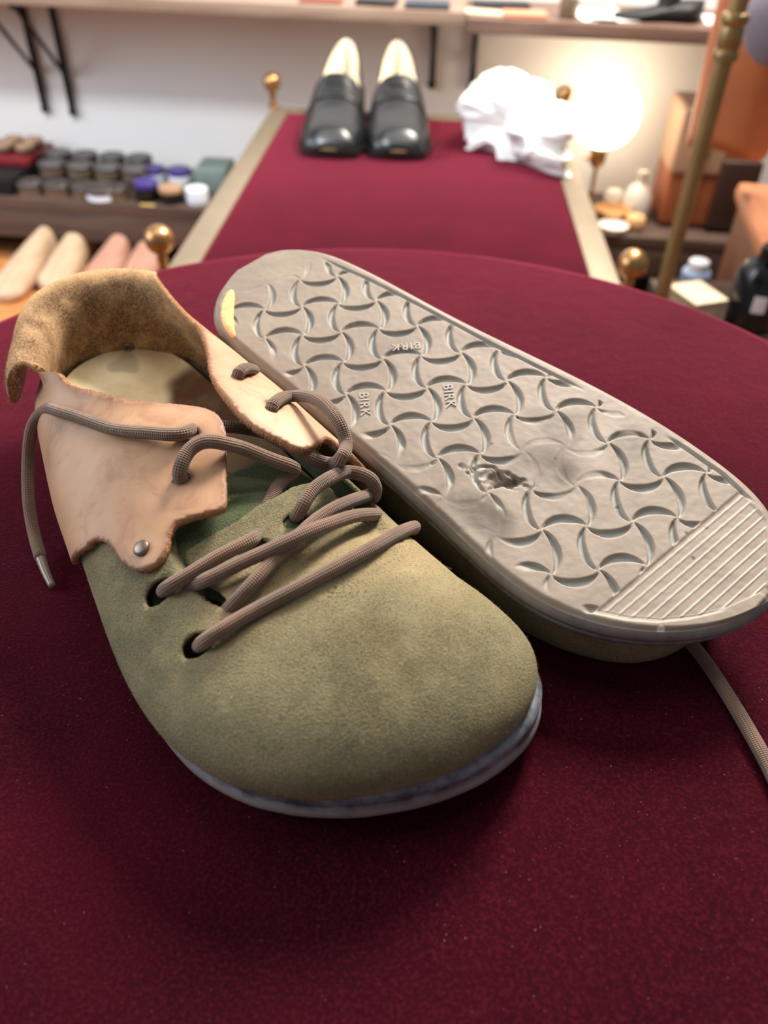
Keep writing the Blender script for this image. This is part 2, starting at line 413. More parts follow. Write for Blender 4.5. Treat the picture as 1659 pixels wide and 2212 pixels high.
def toe_ray(ang):
    """distance from dome centre to upper outline along angle ang (0 = big toe side +u, pi/2 = tip, pi = -u)"""
    c = np.array([TC, float(ridge_u(TC))]); d = UP1C - c
    a = np.arctan2(d[:, 0], d[:, 1]); r = np.linalg.norm(d, axis=1); o = np.argsort(a)
    return np.interp(ang, a[o], r[o], period=2*np.pi)
def sect(th, p, q):
    s = np.sin(th); return np.sign(s)*np.abs(s)**(2/p), np.abs(np.cos(th))**(2/q)
def bulge(cz, s): return np.where(s < 0, .0060, .0035)*np.sin(np.pi*np.clip(cz, 0, 1))
def vamp_side(t, th):
    """upper surface for t<=TC; th -pi/2 (little-toe side base) .. 0 ridge .. pi/2"""
    t, th = np.broadcast_arrays(np.asarray(t, float), np.asarray(th, float))
    uc = ridge_u(t); h = ridge_h(t)
    s, c = sect(th, 2.35, 2.35)
    hw = np.where(s < 0, uc - side_u(UP1C, t, -1), side_u(UP1C, t, 1) - uc)
    lf = toe_lift(t)
    z = Z0 + lf + (h-Z0-lf)*c
    u = uc + s*hw + np.sign(s)*bulge(c, s)*np.abs(s)
    return np.stack([t, u, z], -1)
def vamp_toe(ang, rho_th):
    ang, th = np.broadcast_arrays(np.asarray(ang, float), np.asarray(rho_th, float))
    s, c = sect(th, 2.35, 2.35)
    r = toe_ray(ang); h = float(ridge_h(TC)); uc = float(ridge_u(TC))
    rr = r*s + (.0035+.0025*sstep(1.2, 3.1, ang))*np.sin(np.pi*c)*s
    t = TC + rr*np.sin(ang); u = uc + rr*np.cos(ang)
    lf = toe_lift(TC + r*np.sin(ang))
    z = Z0 + lf + (h-Z0-lf)*c
    return np.stack([t, u, z], -1)
# --- creases and the sunk throat of the vamp, in (t,u)
def crease(p):
    t, u = p[..., 0], p[..., 1]
    d = np.zeros_like(t)
    for (t0, u0, t1, u1, w, a) in ((.232,-.028,.215,.045,.0035,.0012),(.222,-.022,.205,.046,.003,-.0013),(.243,-.012,.232,.04,.005,.0006),
                                   (.214,-.012,.196,.03,.0025,.0009),(.205,-.01,.185,.028,.0025,-.0008)):
        L = math.hypot(t1-t0, u1-u0); a0, b0 = (t1-t0)/L, (u1-u0)/L
        al = (t-t0)*a0 + (u-u0)*b0; pe = -(t-t0)*b0 + (u-u0)*a0 + .002*np.sin(al*90)
        d = d + a*np.exp(-(pe/w)**2)*sstep(-.01, .012, al)*(1-sstep(L-.012, L+.01, al))
    return d

# --- heel leather: columns c (metres along the base outline from the little-toe side front, back round the heel, to the big-toe side front)
_i0 = int(np.argmin(np.hypot(UP1C[:, 0]-.215, UP1C[:, 1]+.047)))
Q_BASE = np.roll(UP1C, -_i0, 0)
if Q_BASE[20, 0] > Q_BASE[0, 0]: Q_BASE = np.roll(Q_BASE[::-1], 1, 0)
_e = np.r_[0, np.cumsum(np.linalg.norm(np.diff(Q_BASE, axis=0), axis=1))]
_k = int(np.argmin(np.hypot(Q_BASE[:, 0]-.215, Q_BASE[:, 1]-.063)))
Q_BASE = Q_BASE[:_k+1]; Q_S = _e[:_k+1]; Q_LEN = Q_S[-1]
_t = np.gradient(Q_BASE, Q_S, axis=0); _t /= np.linalg.norm(_t, axis=1)[:, None]
for _ in range(60): _t[1:-1] = (_t[:-2]+_t[1:-1]+_t[2:])/3
_t /= np.linalg.norm(_t, axis=1)[:, None]
Q_N = np.stack([_t[:, 1], -_t[:, 0]], 1)
if Q_N[5, 1] < 0: Q_N = -Q_N
def c_at(t, side):
    sel = np.where(Q_BASE[:, 1] < -.008 if side < 0 else Q_BASE[:, 1] > -.006)[0]
    return Q_S[sel[np.argmin(np.abs(Q_BASE[sel, 0]-t))]]

def _vprof(t, off=.0022):
    th = np.linspace(-np.pi/2, np.pi/2, 200); p = vamp_side(np.full(200, t), th)[:, 1:]
    e = np.gradient(p, axis=0); e /= np.linalg.norm(e, axis=1)[:, None]
    p = p + off*np.stack([-e[:, 1], e[:, 0]], 1); return p
def _qkeys():
    K = []
    for t in (.215, .19, .165, .14, .115):                       # little-toe side flap lies on the vamp
        c = c_at(t, -1); b = np.array([np.interp(c, Q_S, Q_BASE[:, 1]), 0]); K.append((c, (_vprof(t, .0035) - b)))
    P = lambda *a: np.array(a, float)
    K += [(c_at(.085, -1), P((0,.012),(-.004,.028),(-.004,.045),(.002,.058),(.010,.070),(.02,.080),(.035,.10))),
          (c_at(.058, -1), P((0,.012),(-.002,.028),(-.001,.045),(.004,.054),(.003,.060),(-.001,.063),(-.006,.058),(-.007,.045))),
          (c_at(.030, -1), P((0,.012),(.000,.028),(.003,.043),(.005,.054),(.002,.060),(-.002,.061),(-.006,.054),(-.007,.040))),
          (c_at(.012, -1), P((0,.012),(.001,.028),(.003,.045),(.003,.058),(-.001,.0645),(-.006,.065),(-.0095,.058),(-.0105,.040))),
          (.5*(c_at(.012, -1)+c_at(.012, 1)), P((0,.012),(.002,.028),(.005,.045),(.005,.060),(.001,.067),(-.005,.068),(-.009,.060),(-.010,.040))),
          (c_at(.014, 1), P((0,.012),(.001,.028),(.005,.045),(.006,.060),(.003,.067),(-.002,.069),(-.006,.062),(-.008,.044))),
          (c_at(.032, 1), P((0,.012),(-.003,.028),(-.001,.042),(.002,.056),(.004,.066),(.004,.074),(.000,.082),(-.004,.10))),
          (c_at(.060, 1), P((0,.012),(-.006,.028),(-.006,.042),(-.001,.055),(.005,.064),(.011,.073),(.02,.085),(.03,.11))),
          (c_at(.090, 1), P((0,.012),(-.008,.030),(-.008,.047),(-.002,.060),(.008,.069),(.020,.073),(.034,.073),(.07,.075)))]
    for t in (.12, .15, .18, .21):
        c = c_at(t, 1); b = np.interp(c, Q_S, Q_BASE[:, 1]); p = _vprof(t, .0035)[::-1]; p[:, 0] += .006*np.sin(np.pi*np.clip((p[:, 1]-.012)/.075, 0, 1))
        K.append((c, np.stack([b - p[:, 0], p[:, 1]], 1)))
    return sorted(K, key=lambda k: k[0])
Q_W = np.linspace(0, .104, 131)
def _qtable():
    cs, rows = [], []
    for c, p in _qkeys():
        if len(p) < 20: p = open_spline(p, 120)
        e = np.r_[0, np.cumsum(np.linalg.norm(np.diff(p, axis=0), axis=1))]
        d = (p[-1]-p[-4]); d /= np.linalg.norm(d)
        p = np.r_[p, [p[-1]+d*.12]]; e = np.r_[e, e[-1]+.12]
        cs.append(c); rows.append(np.stack([np.interp(Q_W, e, p[:, 0]), np.interp(Q_W, e, p[:, 1])], 1))
    return spline(cs, np.array(rows).reshape(len(cs), -1))
_QF = _qtable()
def quarter(c, w):
    c, w = np.broadcast_arrays(np.asarray(c, float), np.asarray(w, float)); sh = c.shape; c = c.ravel(); w = w.ravel()
    tab = _QF(c).reshape(len(c), -1, 2)
    x = np.clip(w/Q_W[-1]*(len(Q_W)-1), 0, len(Q_W)-1.001); i = x.astype(int); f = (x-i)[:, None]; r = np.arange(len(c))
    iz = tab[r, i]*(1-f) + tab[r, i+1]*f
    b = np.stack([np.interp(c, Q_S, Q_BASE[:, j]) for j in (0, 1)], 1); n = np.stack([np.interp(c, Q_S, Q_N[:, j]) for j in (0, 1)], 1)
    n /= np.linalg.norm(n, axis=1)[:, None]
    p = b + n*iz[:, :1]
    return np.concatenate([p, iz[:, 1:]], 1).reshape(sh + (3,))
Q_POLY = [[0.0931, 0.0], [0.0751, 0.006], [0.0531, 0.0337], [0.0525, 0.0385], [0.0484, 0.0426], [0.0417, 0.0446], [0.0343, 0.0446], [0.0276, 0.047], [0.0235, 0.051], [0.0235, 0.0562], [0.0262, 0.0606], [0.0316, 0.0638], [0.0336, 0.0687], [0.0309, 0.0767], [0.0296, 0.0823], [0.0309, 0.0851], [0.0478, 0.0936], [0.0592, 0.1004], [0.0686, 0.1032], [0.0794, 0.1012], [0.0888, 0.0907], [0.0969, 0.0795], [0.1083, 0.0679], [0.1204, 0.061], [0.1271, 0.0602], [0.1345, 0.0634], [0.148, 0.056], [0.154, 0.058], [0.159, 0.066], [0.163, 0.075], [0.185, 0.079], [0.21, 0.08], [0.235, 0.08], [0.246, 0.077], [0.252, 0.072], [0.258, 0.066], [0.27, 0.06], [0.29, 0.056], [0.305, 0.056], [0.318, 0.062], [0.3525, 0.0783], [0.3639, 0.0831], [0.3774, 0.0855], [0.3962, 0.0867], [0.4077, 0.0827], [0.4151, 0.0767], [0.4198, 0.0731], [0.4178, 0.0634], [0.4104, 0.0522], [0.4157, 0.049], [0.4217, 0.035], [0.4217, 0.0]]
Q_HOLES = [[0.0659, 0.0899], [0.0498, 0.0783], [0.366, 0.0675], [0.3915, 0.0687]]
Q_RIVET2 = [0.2455, 0.0229]
Q_RIVET = [0.0323, 0.0534]
WL = [[0.2186, -0.4685], [0.2146, -0.5157], [0.2111, -0.5315], [0.2067, -0.5393], [0.1992, -0.5472], [0.1918, -0.5472], [0.1853, -0.5393], [0.1799, -0.5236]]
TL = [[0.2168, -0.45], [0.2131, -0.44], [0.2086, -0.465], [0.2047, -0.5], [0.1987, -0.53], [0.1923, -0.53], [0.1885, -0.5]]
TB = [[0.1883, -0.3583], [0.1873, -0.1614], [0.1838, -0.0276], [0.1828, 0.0669], [0.1794, 0.2401], [0.1774, 0.4685], [0.1794, 0.6102]]
TR = [[0.1863, 0.5708], [0.1943, 0.5393], [0.2002, 0.5472], [0.1977, 0.7126]]
WR = [[0.1913, 0.9015], [0.1838, 0.8937], [0.1774, 0.8779], [0.1709, 0.8622]]
V_HOLES = [[0.1987, -0.7362], [0.2235, -0.7047], [0.1997, -0.1772], [0.1948, 0.0905], [0.2052, 0.9252]]
LACE_a = [[0.1935, -0.0344, 0.0421], [0.1985, -0.0347, 0.0476], [0.2019, -0.0335, 0.052], [0.2029, -0.0282, 0.0547], [0.2023, -0.0168, 0.0578], [0.2013, -0.0084, 0.0587], [0.1995, -0.004, 0.0579], [0.1925, -0.0005, 0.0521]]
LACE_b = [[0.1987, -0.0288, 0.0465], [0.2038, -0.0262, 0.0512], [0.2078, -0.0221, 0.0554], [0.209, -0.0113, 0.0586], [0.2104, 0.0011, 0.0618], [0.2097, 0.0112, 0.0627], [0.2071, 0.0225, 0.0608], [0.2034, 0.0332, 0.0569], [0.2002, 0.0405, 0.0522], [0.1951, 0.0456, 0.0462]]
LACE_c = [[0.2154, -0.02, 0.0462], [0.2181, -0.0184, 0.0509], [0.2176, -0.0118, 0.056], [0.2125, -0.0017, 0.0582], [0.2071, 0.0089, 0.0593], [0.2017, 0.0199, 0.0599], [0.1967, 0.0312, 0.0577], [0.1879, 0.0441, 0.05], [0.1797, 0.0516, 0.042]]
LACE_d = [[0.2189, -0.0308, 0.0384], [0.2231, -0.0313, 0.0442], [0.2264, -0.0291, 0.0497], [0.2262, -0.0185, 0.0529], [0.2256, -0.0042, 0.0554], [0.2238, 0.011, 0.0565], [0.2193, 0.0303, 0.0555], [0.211, 0.0459, 0.0495], [0.2052, 0.0544, 0.0439], [0.2026, 0.0579, 0.041], [0.1997, 0.0595, 0.0371]]
LACE_e = [[0.1916, 0.0156, 0.0545], [0.1941, 0.0165, 0.0592], [0.1921, 0.0201, 0.062], [0.1888, 0.0261, 0.0628], [0.1845, 0.034, 0.061], [0.1791, 0.0429, 0.0559], [0.1831, 0.0476, 0.0552], [0.1849, 0.0498, 0.0527], [0.1845, 0.0511, 0.0479], [0.1815, 0.0522, 0.042]]
LACE_f = [[0.1445, 0.0279, 0.0661], [0.1467, 0.0259, 0.0697], [0.1429, 0.0296, 0.0698], [0.1331, 0.0401, 0.0638], [0.1453, 0.0433, 0.0694], [0.1593, 0.0446, 0.0716], [0.1689, 0.0448, 0.0688], [0.1733, 0.0443, 0.0644], [0.1816, 0.0384, 0.0659], [0.1703, 0.0389, 0.0554], [0.1695, 0.0332, 0.0584], [0.1632, 0.0295, 0.0595], [0.1564, 0.0259, 0.0606], [0.1508, 0.0226, 0.0613]]
LACE_g = [[0.1647, -0.0147, 0.0619], [0.1667, -0.0167, 0.0661], [0.1657, -0.0153, 0.0699], [0.1628, -0.0108, 0.0731], [0.1628, -0.0053, 0.0748], [0.1649, 0.0003, 0.0738], [0.1645, 0.0085, 0.0683], [0.1696, 0.0151, 0.0653], [0.1727, 0.0211, 0.0623], [0.172, 0.0242, 0.0584], [0.1733, 0.0193, 0.0569], [0.1775, 0.0133, 0.0556], [0.1824, 0.008, 0.0537]]
LACE_h = [[0.1447, -0.004, 0.0688], [0.1499, -0.0069, 0.0718], [0.1525, -0.0111, 0.0734], [0.1462, -0.0191, 0.0724], [0.1387, -0.0256, 0.0705], [0.1312, -0.0307, 0.0687], [0.1216, -0.0354, 0.0672], [0.1114, -0.0402, 0.0655], [0.1021, -0.0447, 0.0636], [0.082, -0.0479, 0.053], [0.0763, -0.0526, 0.046], [0.0743, -0.0576, 0.034], [0.0796, -0.0616, 0.024], [0.09, -0.0652, 0.015], [0.1003, -0.0669, 0.008], [0.1134, -0.0675, 0.0045]]
LACE_i = [[0.1063, 0.0345, 0.0631], [0.1141, 0.0303, 0.0689], [0.1183, 0.0259, 0.072], [0.1208, 0.0232, 0.0724], [0.1165, 0.0245, 0.0685]]
LACE_j = [[0.1315, 0.0089, 0.058], [0.1345, 0.0135, 0.058], [0.1367, 0.0202, 0.056], [0.143, 0.0274, 0.055]]
AGLET = [[0.1118, -0.0675, 0.0045], [0.122, -0.0673, 0.003], [0.1295, -0.0667, 0.002]]
# ---------------------------------------------------------------- front shoe (upright)
RNG = np.random.default_rng(7)
HOME1 = front_world((.14, .005, 0))
shoe1 = tag(empty('lace_up_shoe', HOME1), 'worn green suede lace-up shoe with tan leather heel, standing upright on the velvet', 'shoe', 'pair of green suede shoes')
def fpart(name, v, f, mats, **k): return mesh_obj(name, front_world(v), f, mats, shoe1, HOME1, **k)
def fibres(name, P, N, length, mat, parent, label=None):
    n = len(P); d = N*.5 + RNG.normal(0, .6, P.shape); d /= np.linalg.norm(d, axis=1)[:, None]; s = np.cross(d, RNG.normal(0, 1, P.shape)); s /= np.linalg.norm(s, axis=1)[:, None]
    L = length*RNG.uniform(.35, 1.3, (n, 1)); b = P - d*.0003; w = .00009
    v = np.stack([b+s*w, b-s*w, b+d*L+RNG.normal(0, .0003, P.shape)], 1).reshape(-1, 3)
    o = fpart(name, v, np.arange(3*n).reshape(-1, 3), mat); o['kind'] = 'stuff'
    if label: o['label'] = label
    return o
# outsole: rounded band that follows the outline, flat below, toe turned up
def _outsole():
    prof = [(.0035, 0, 0), (.0012, .0008, 0), (0, .003, 0), (.0002, .0054, .1), (.0010, .0066, .8), (.0014, .0072, 1), (.0010, .0080, 1), (.0010, .0120, 1), (.0028, .0135, 1), (.010, .0138, .3)]
    v, band = [], []
    for ins, z, b in prof:
        r = inset(OUT1C, ins); lf = toe_lift(OUT1C[:, 0]); v.append(np.c_[r, z+lf]); band.append(np.full(len(r), b))
    n = len(OUT1C); v = np.concatenate(v); f = grid_faces(len(prof), n, True)
    cb = np.r_[OUT1C.mean(0), 0.0]; v = np.r_[v, [cb]]; k = len(v)-1
    f += [((i+1) % n, i, k) for i in range(n)]
    v[:, 2] += .0003*vnoise(v, .006, 3)*(v[:, 2] > .002)
    f = [q[::-1] for q in f]
    return fpart('outsole', v, f, M['rubber_edge'], attrs={'band': np.r_[np.concatenate(band), 0]})
_outsole()
# footbed
def footbed_mat():
    k = NT('footbed_suede'); n = k.noise(45, 4, .6); st = k.attr('stain')
    x = k.mix(k.ramp(n, [(.35, (0, 0, 0, 1)), (.65, (1, 1, 1, 1))]), lin((224, 200, 156)), lin((246, 230, 192)))
    s2 = k.math('MULTIPLY', st, k.math('ADD', .75, k.math('MULTIPLY', n, .5)))
    k.col(k.mix(s2, x, lin((96, 68, 48)))); k.set(Roughness=.9); k.b.inputs['Specular IOR Level'].default_value = .1
    k.nrm(k.bump(k.noise(700), .3, .0005)); return k.m
M['footbed'] = footbed_mat()
def _footbed():
    ring = inset(OUT1C, .0065); ring[:, 0] = np.minimum(ring[:, 0], .215); c = np.array([.11, .002]); v = []
    rr = np.sqrt(np.linspace(0, 1, 40)); rr[0] = .0
    for r in rr:
        q = np.where(ring[:, :1] > .2, c+(ring-c)*r, np.c_[c[0]+(ring[:, 0]-c[0])*r, (ring[:, 1]+.004)*r-.004]); q = c+(ring-c)*r
        z = .0255 + .007*r**5*(1-sstep(.10, .16, q[:, 0])) + .005*sstep(.06, .13, q[:, 0])*(1-r**2); v.append(np.c_[q, z])
    n = len(ring); v = np.concatenate(v); f = [q[::-1] for q in grid_faces(40, n, True)]
    t, u = v[:, 0], v[:, 1]
    st = sstep(.2, -.25, np.hypot((t-.066)/.026, (u-.020)/.017)-1+.25*vnoise(v[:, :2], .012, 5)) + .35*sstep(.1, -.3, np.hypot((t-.018)/.008, (u+.002)/.008)-1+.3*vnoise(v[:, :2], .006, 6))
    st = np.clip(st + .85*sstep(.075, .10, t), 0, 1)
    return fpart('footbed', v, f, M['footbed'], attrs={'stain': st})
_footbed()
# vamp: toe dome + trimmed sides, wings and tongue
TS = .045                                              # metres per radian of the section angle in the cutting plan
def vs_xyz(a, b): return vamp_side(a, np.clip(b/TS, -np.pi/2, np.pi/2))
def _vamp():
    S = lambda l: np.array([(t, th*TS) for t, th in l])
    wl, tl, tb, tr, wr = map(S, (WL, TL, TB, TR, WR)); lim = np.pi/2*TS
    nth = 121; ths = np.linspace(-lim, lim, nth)
    cut = np.concatenate([chaikin(np.r_[wl[::-1], tl], 2, False), tb, chaikin(np.r_[tr, wr], 2, False)])
    cut = resample(cut, .0009, False, .00012, RNG)
    left = [(.085, -lim), (.088, -.66*lim), (.13, -.52*lim), (.168, -.42*lim)]
    loop = np.concatenate([np.array(left), cut, np.array([(.160, .56*lim), (.12, .60*lim), (.088, .66*lim), (.085, lim)])])
    tbase = np.arange(.09, TC-.0005, .0016)
    outer = np.concatenate([loop, np.stack([tbase, np.full(len(tbase), lim)], 1), np.stack([np.full(nth, TC), ths[::-1]], 1), np.stack([tbase[::-1], np.full(len(tbase), -lim)], 1)])
    holes = []
    for k, (h, r) in enumerate(zip(V_HOLES, (.0050, .0046, .0040, .0042, .0030))):
        holes.append(circle((h[0], h[1]*TS), r*.9, 22, 1.0, 1.05) + RNG.normal(0, .0001, (22, 2)))
    P, F = trimmed(outer, holes, .0016)
    X = vs_xyz(P[:, 0], P[:, 1]); N = surf_normals(vs_xyz, P[:, 0], np.clip(P[:, 1], -lim+2e-4, lim-2e-4))
    if N[np.argmax(X[:, 2]), 2] < 0: N = -N
    F = fix_orient(X, F, N)
    # tongue sinks below the wings behind the slits
    tpoly = np.concatenate([tl, tb, tr, [[.2165, tr[-1][1]*.5], [.2195, 0], [.2195, tl[0][1]*.6]]])
    ins = in_poly(P, tpoly) | (P[:, 1] > np.interp(P[:, 0], [.18, .21, .2172, .219], [-.565, -.55, -.50, -.3])*TS)*(P[:, 1] < .70*TS)*(P[:, 0] < .2185)
    d = np.where(ins, -.0040*sstep(.2185, .196, P[:, 0]), 0.0)
    # slit lips lift a little
    X = X + N*(d + crease(X))[:, None]
    Z = X.copy()
    # toe dome
    ang = np.linspace(0, np.pi, 181); th = ths[ths >= -1e-9]/TS; dome = []
    for a in ang[1:-1]: dome.append(vamp_toe(np.full(len(th), a), th))
    dome = np.array(dome); dn = len(th)
    dv = dome.reshape(-1, 3); dv[:, 2] += crease(dv)*.9
    k0 = len(Z); V = np.r_[Z, dv]
    # rows shared with the side patch
    colR = [int(np.argmin(np.hypot(P[:, 0]-TC, P[:, 1]-t*TS))) for t in th]; colL = [int(np.argmin(np.hypot(P[:, 0]-TC, P[:, 1]+t*TS))) for t in th]
    rows = [colR] + [[k0+i*dn+j for j in range(dn)] for i in range(len(ang)-2)] + [colL]
    f = [tuple(q) for q in F]; apex = colR[0]
    for a, b in zip(rows[:-1], rows[1:]):
        for j in range(dn-1):
            q = (a[j], a[j+1], b[j+1], b[j])
            f.append((apex, a[1], b[1]) if j == 0 else q)
    V = V + np.c_[np.zeros((len(V), 2)), .0003*vnoise(V, .011, 2)]
    t, u = V[:, 0], V[:, 1]; n1, n2 = vnoise(V, .016, 31), vnoise(V, .006, 32)
    rub = 1.1*np.exp(-((t-.216-.10*(.02-u))/.014)**2)*sstep(-.045, -.01, u) + .5*np.exp(-(((t-.235)/.02)**2+((u-.045)/.02)**2))
    rub = np.clip(rub + .35*n1*sstep(.1, .5, rub) + .15*n2, 0, 1)
    grime = np.clip(np.exp(-(((t-.258)/.020)**2+((u-.022)/.032)**2))*1.0 + .35*n1 + .25*n2 - .15, 0, 1)
    o = fpart('vamp', V, f, [M['suede'], M['suede_in'], M['suede']], attrs={'rubbed': rub, 'grime': grime})
    bm = bmesh.new(); bm.from_mesh(o.data); bmesh.ops.remove_doubles(bm, verts=bm.verts, dist=1e-5)
    bmesh.ops.recalc_face_normals(bm, faces=bm.faces); bm.to_mesh(o.data); bm.free()
    top = max(o.data.polygons, key=lambda p: p.center.z)
    if top.normal.z < 0: o.data.flip_normals()
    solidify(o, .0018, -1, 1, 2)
    n = 9000; k = RNG.integers(0, len(V), n); A = V[k]+RNG.normal(0, .0008, (n, 3))*np.array([1, 1, .0])
    nz = np.c_[(A[:, 0]-.2)*2, A[:, 1]*6, np.full(n, .35)]; nz /= np.linalg.norm(nz, axis=1)[:, None]
    fibres('suede_nap', V[k], nz, .0009, M['nap'], shoe1)
    return o
M['nap'] = simple('suede_fibre', (150, 140, 100), .95)
vamp = _vamp()
# tongue lining that dives into the shoe, with the two open notches left free
def _lining():
    lim = np.pi/2*TS
    o = np.array([(.222, -.60*TS), (.205, -.86*TS), (.186, -.88*TS), (.168, -.70*TS), (.140, -.15*TS), (.132, .35*TS), (.134, .95*TS), (.150, 1.12*TS), (.180, 1.10*TS), (.203, 1.0*TS), (.215, .5*TS)])
    hl = np.array([(.2178, -.50*TS), (.2136, -.58*TS), (.2095, -.60*TS), (.2080, -.53*TS), (.2120, -.47*TS)]); hr = np.array([(.1985, .60*TS), (.1960, .78*TS), (.1905, .88*TS), (.1830, .84*TS), (.1800, .68*TS), (.1880, .57*TS)])
    P, F = trimmed(resample(chaikin(o, 2), .0016), [resample(chaikin(hl, 1), .001), resample(chaikin(hr, 1), .001)], .0022)
    X = vs_xyz(P[:, 0], P[:, 1]); N = surf_normals(vs_xyz, P[:, 0], P[:, 1]); N *= np.sign(N[np.argmax(X[:, 2]), 2])
    d = -.0062 - .030*np.clip((.184-P[:, 0])/.05, 0, 1)**1.3*(1-.75*sstep(.55*TS, 1.05*TS, P[:, 1]))
    X = X + N*d[:, None]; X[:, 2] += .0006*vnoise(P, .02, 6)
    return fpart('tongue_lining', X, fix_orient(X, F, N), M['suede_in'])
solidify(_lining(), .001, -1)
# tan leather heel with two lace flaps
def _heel():
    outer = np.array(Q_POLY); sm = chaikin(outer, 2)
    outer = resample(sm, .0009, True, .00010, RNG)
    outer[:, 1] = np.maximum(outer[:, 1], 0)
    holes = [circle(h, .0030, 20) for h in Q_HOLES]
    P, F = trimmed(outer, holes, .0017)
    X = quarter(P[:, 0], P[:, 1]); N = surf_normals(quarter, np.clip(P[:, 0], 1e-3, Q_LEN-1e-3), np.clip(P[:, 1], 2e-4, .103))
    i = np.argmin(np.hypot(P[:, 0]-.1, P[:, 1]-.03))
    if N[i, 1] > 0: N = -N
    F = fix_orient(X, F, N)
    X = X + N*(.0012*vnoise(P, .03, 4)*sstep(.02, .05, P[:, 1]))[:, None]
    b = outer; dist = np.concatenate([np.sqrt(((P[i:i+1500, None]-b[None])**2).sum(-1)).min(1) for i in range(0, len(P), 1500)])
    for h in Q_HOLES: dist = np.minimum(dist, np.maximum(0, np.hypot(*(P-np.array(h)).T)-.0030)*1.2)
    e = np.exp(-dist/.0016)*(P[:, 1] > .012)
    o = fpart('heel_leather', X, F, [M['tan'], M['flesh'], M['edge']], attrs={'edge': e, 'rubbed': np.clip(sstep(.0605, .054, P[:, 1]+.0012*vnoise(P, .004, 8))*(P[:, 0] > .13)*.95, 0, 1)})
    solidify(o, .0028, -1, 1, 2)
    # loose fibres on the raw folded edge
    n = 5200; c = RNG.uniform(.150, .262, n); w = np.clip(RNG.normal(.0625, .006, n), .050, .077); A = quarter(c, w); NN = surf_normals(quarter, c, w)
    k = np.argmin(np.abs(c-.2)+np.abs(w-.055)); NN = NN if NN[k, 0] > 0 else -NN           # towards the inside of the shoe
    fibres('raw_fibres', A+NN*.0028, NN, .0014, M['edge'], shoe1, 'pale loose leather fibres')
    b2 = outer[(outer[:, 1] > .03)]; j = RNG.integers(0, len(b2), 2600); q = b2[j]+RNG.normal(0, .0002, (2600, 2)); c, w = np.clip(q[:, 0], 1e-3, Q_LEN-1e-3), np.clip(q[:, 1], 1e-3, .103)
    A = quarter(c, w); NN = surf_normals(quarter, c, w); k = np.argmin(np.abs(c-.1)); NN = NN if NN[k, 2] < 0 else -NN
    fibres('edge_fibres', A+NN*RNG.uniform(.0006, .0028, (2600, 1)), NN*.2, .0011, M['edge'], shoe1)
    return o
heel = _heel()
_hc = (0, 0)
# rivet
def _at(fn, a, b, flip):
    p = fn(np.array([a]), np.array([b])); n = surf_normals(fn, np.array([a]), np.array([b])); return p[0], n[0]*flip
def _rivet():
    p, n = _at(quarter, *Q_RIVET, 1)
    if n[2] < 0: n = -n
    w = front_world(p); nw = n[0]*FD + n[1]*FN + n[2]*np.array([0, 0, 1.])
    v, f = lathe_v([(0, .0007), (.0018, .00065), (.0026, .0004), (.0029, .0), (.0029, -.001), (0, -.001)], 24)
    q = Vector((0, 0, 1)).rotation_difference(Vector(nw)); v = [np.array(q @ Vector(x))+w+nw*.0002 for x in v]
    o = mesh_obj('rivet', v, f, M['rivet'], shoe1, HOME1); o['label'] = 'round dull metal rivet'
_rivet()
def _inner_rivet():
    p, n = _at(quarter, *Q_RIVET2, 1)
    if n[0] < 0: n = -n
    w = front_world(p); nw = n[0]*FD + n[1]*FN + n[2]*np.array([0, 0, 1.])
    v, f = lathe_v([(.0010, .0003), (.0012, .0009), (.0024, .0009), (.0030, .0003), (.0030, -.001), (.0010, -.001)], 20)
    q = Vector((0, 0, 1)).rotation_difference(Vector(nw)); v = [np.array(q @ Vector(x))+w+nw*.0029 for x in v]
    mesh_obj('eyelet_ring', v, f, M['rivet'], shoe1, HOME1)
_inner_rivet()
# laces
def _laces():
    V, Fc, UV = [], [], []
    for k in 'abcdefghij':
        path = open_spline(np.array(globals()['LACE_'+k]), 90 if k == 'h' else 60)
        v, f, uv = tube_v(front_world(path), .0026, 14, .92); n = len(V); V += v; UV += uv; Fc += [tuple(i+n for i in q) for q in f]
    o = mesh_obj('shoelace', V, Fc, M['lace'], shoe1, HOME1, uv=UV); o['label'] = 'brown braided round shoelace'
    path = open_spline(np.array(AGLET), 20); v, f, uv = tube_v(front_world(path), np.linspace(.0022, .0015, 20), 12)
    a = mesh_obj('aglet', v, f, M['aglet'], o); a.data.transform(Matrix.Translation(-Vector(HOME1)))
_laces()

# ---------------------------------------------------------------- second shoe, lying sole up
SA = np.array([0.70252, -0.69451, -0.15531]); SB = np.array([0.71051, 0.67204, 0.20865]); SN = np.array([-0.04054, -0.25693, 0.96558]); SO = np.array([-0.06982, 0.37963, 0.07592])
def sole_world(p): p = np.asarray(p, float); return SO + p[..., 0:1]*SA + p[..., 1:2]*SB + p[..., 2:3]*SN
HOME2 = np.array([.04, .29, 0])
shoe2 = tag(empty('lace_up_shoe', HOME2), 'worn green suede shoe turned over, grey patterned rubber sole facing up', 'shoe', 'pair of green suede shoes')
OUT2 = [(.0005,.006),(.0054,.0194),(.0178,.0298),(.0357,.0353),(.065,.0395),(.1018,.044),(.1495,.052),(.1943,.0574),(.2281,.0572),(.252,.0520),(.2685,.038),(.2755,.021),
        (.2735,.0065),(.2675,-.0065),(.2574,-.0195),(.2416,-.0320),(.2266,-.0388),(.203,-.0424),(.1835,-.0414),(.157,-.0398),(.12,-.0390),(.075,-.0395),(.045,-.0395),(.0235,-.0365),(.0080,-.0240),(.0012,-.0090)]
OUT2C = closed_spline(OUT2, 900)
LAT_O = np.array([0.02848, 0.00893]); LAT = np.array([[0.010553, 0.013644], [0.015048, -0.011925]]).T
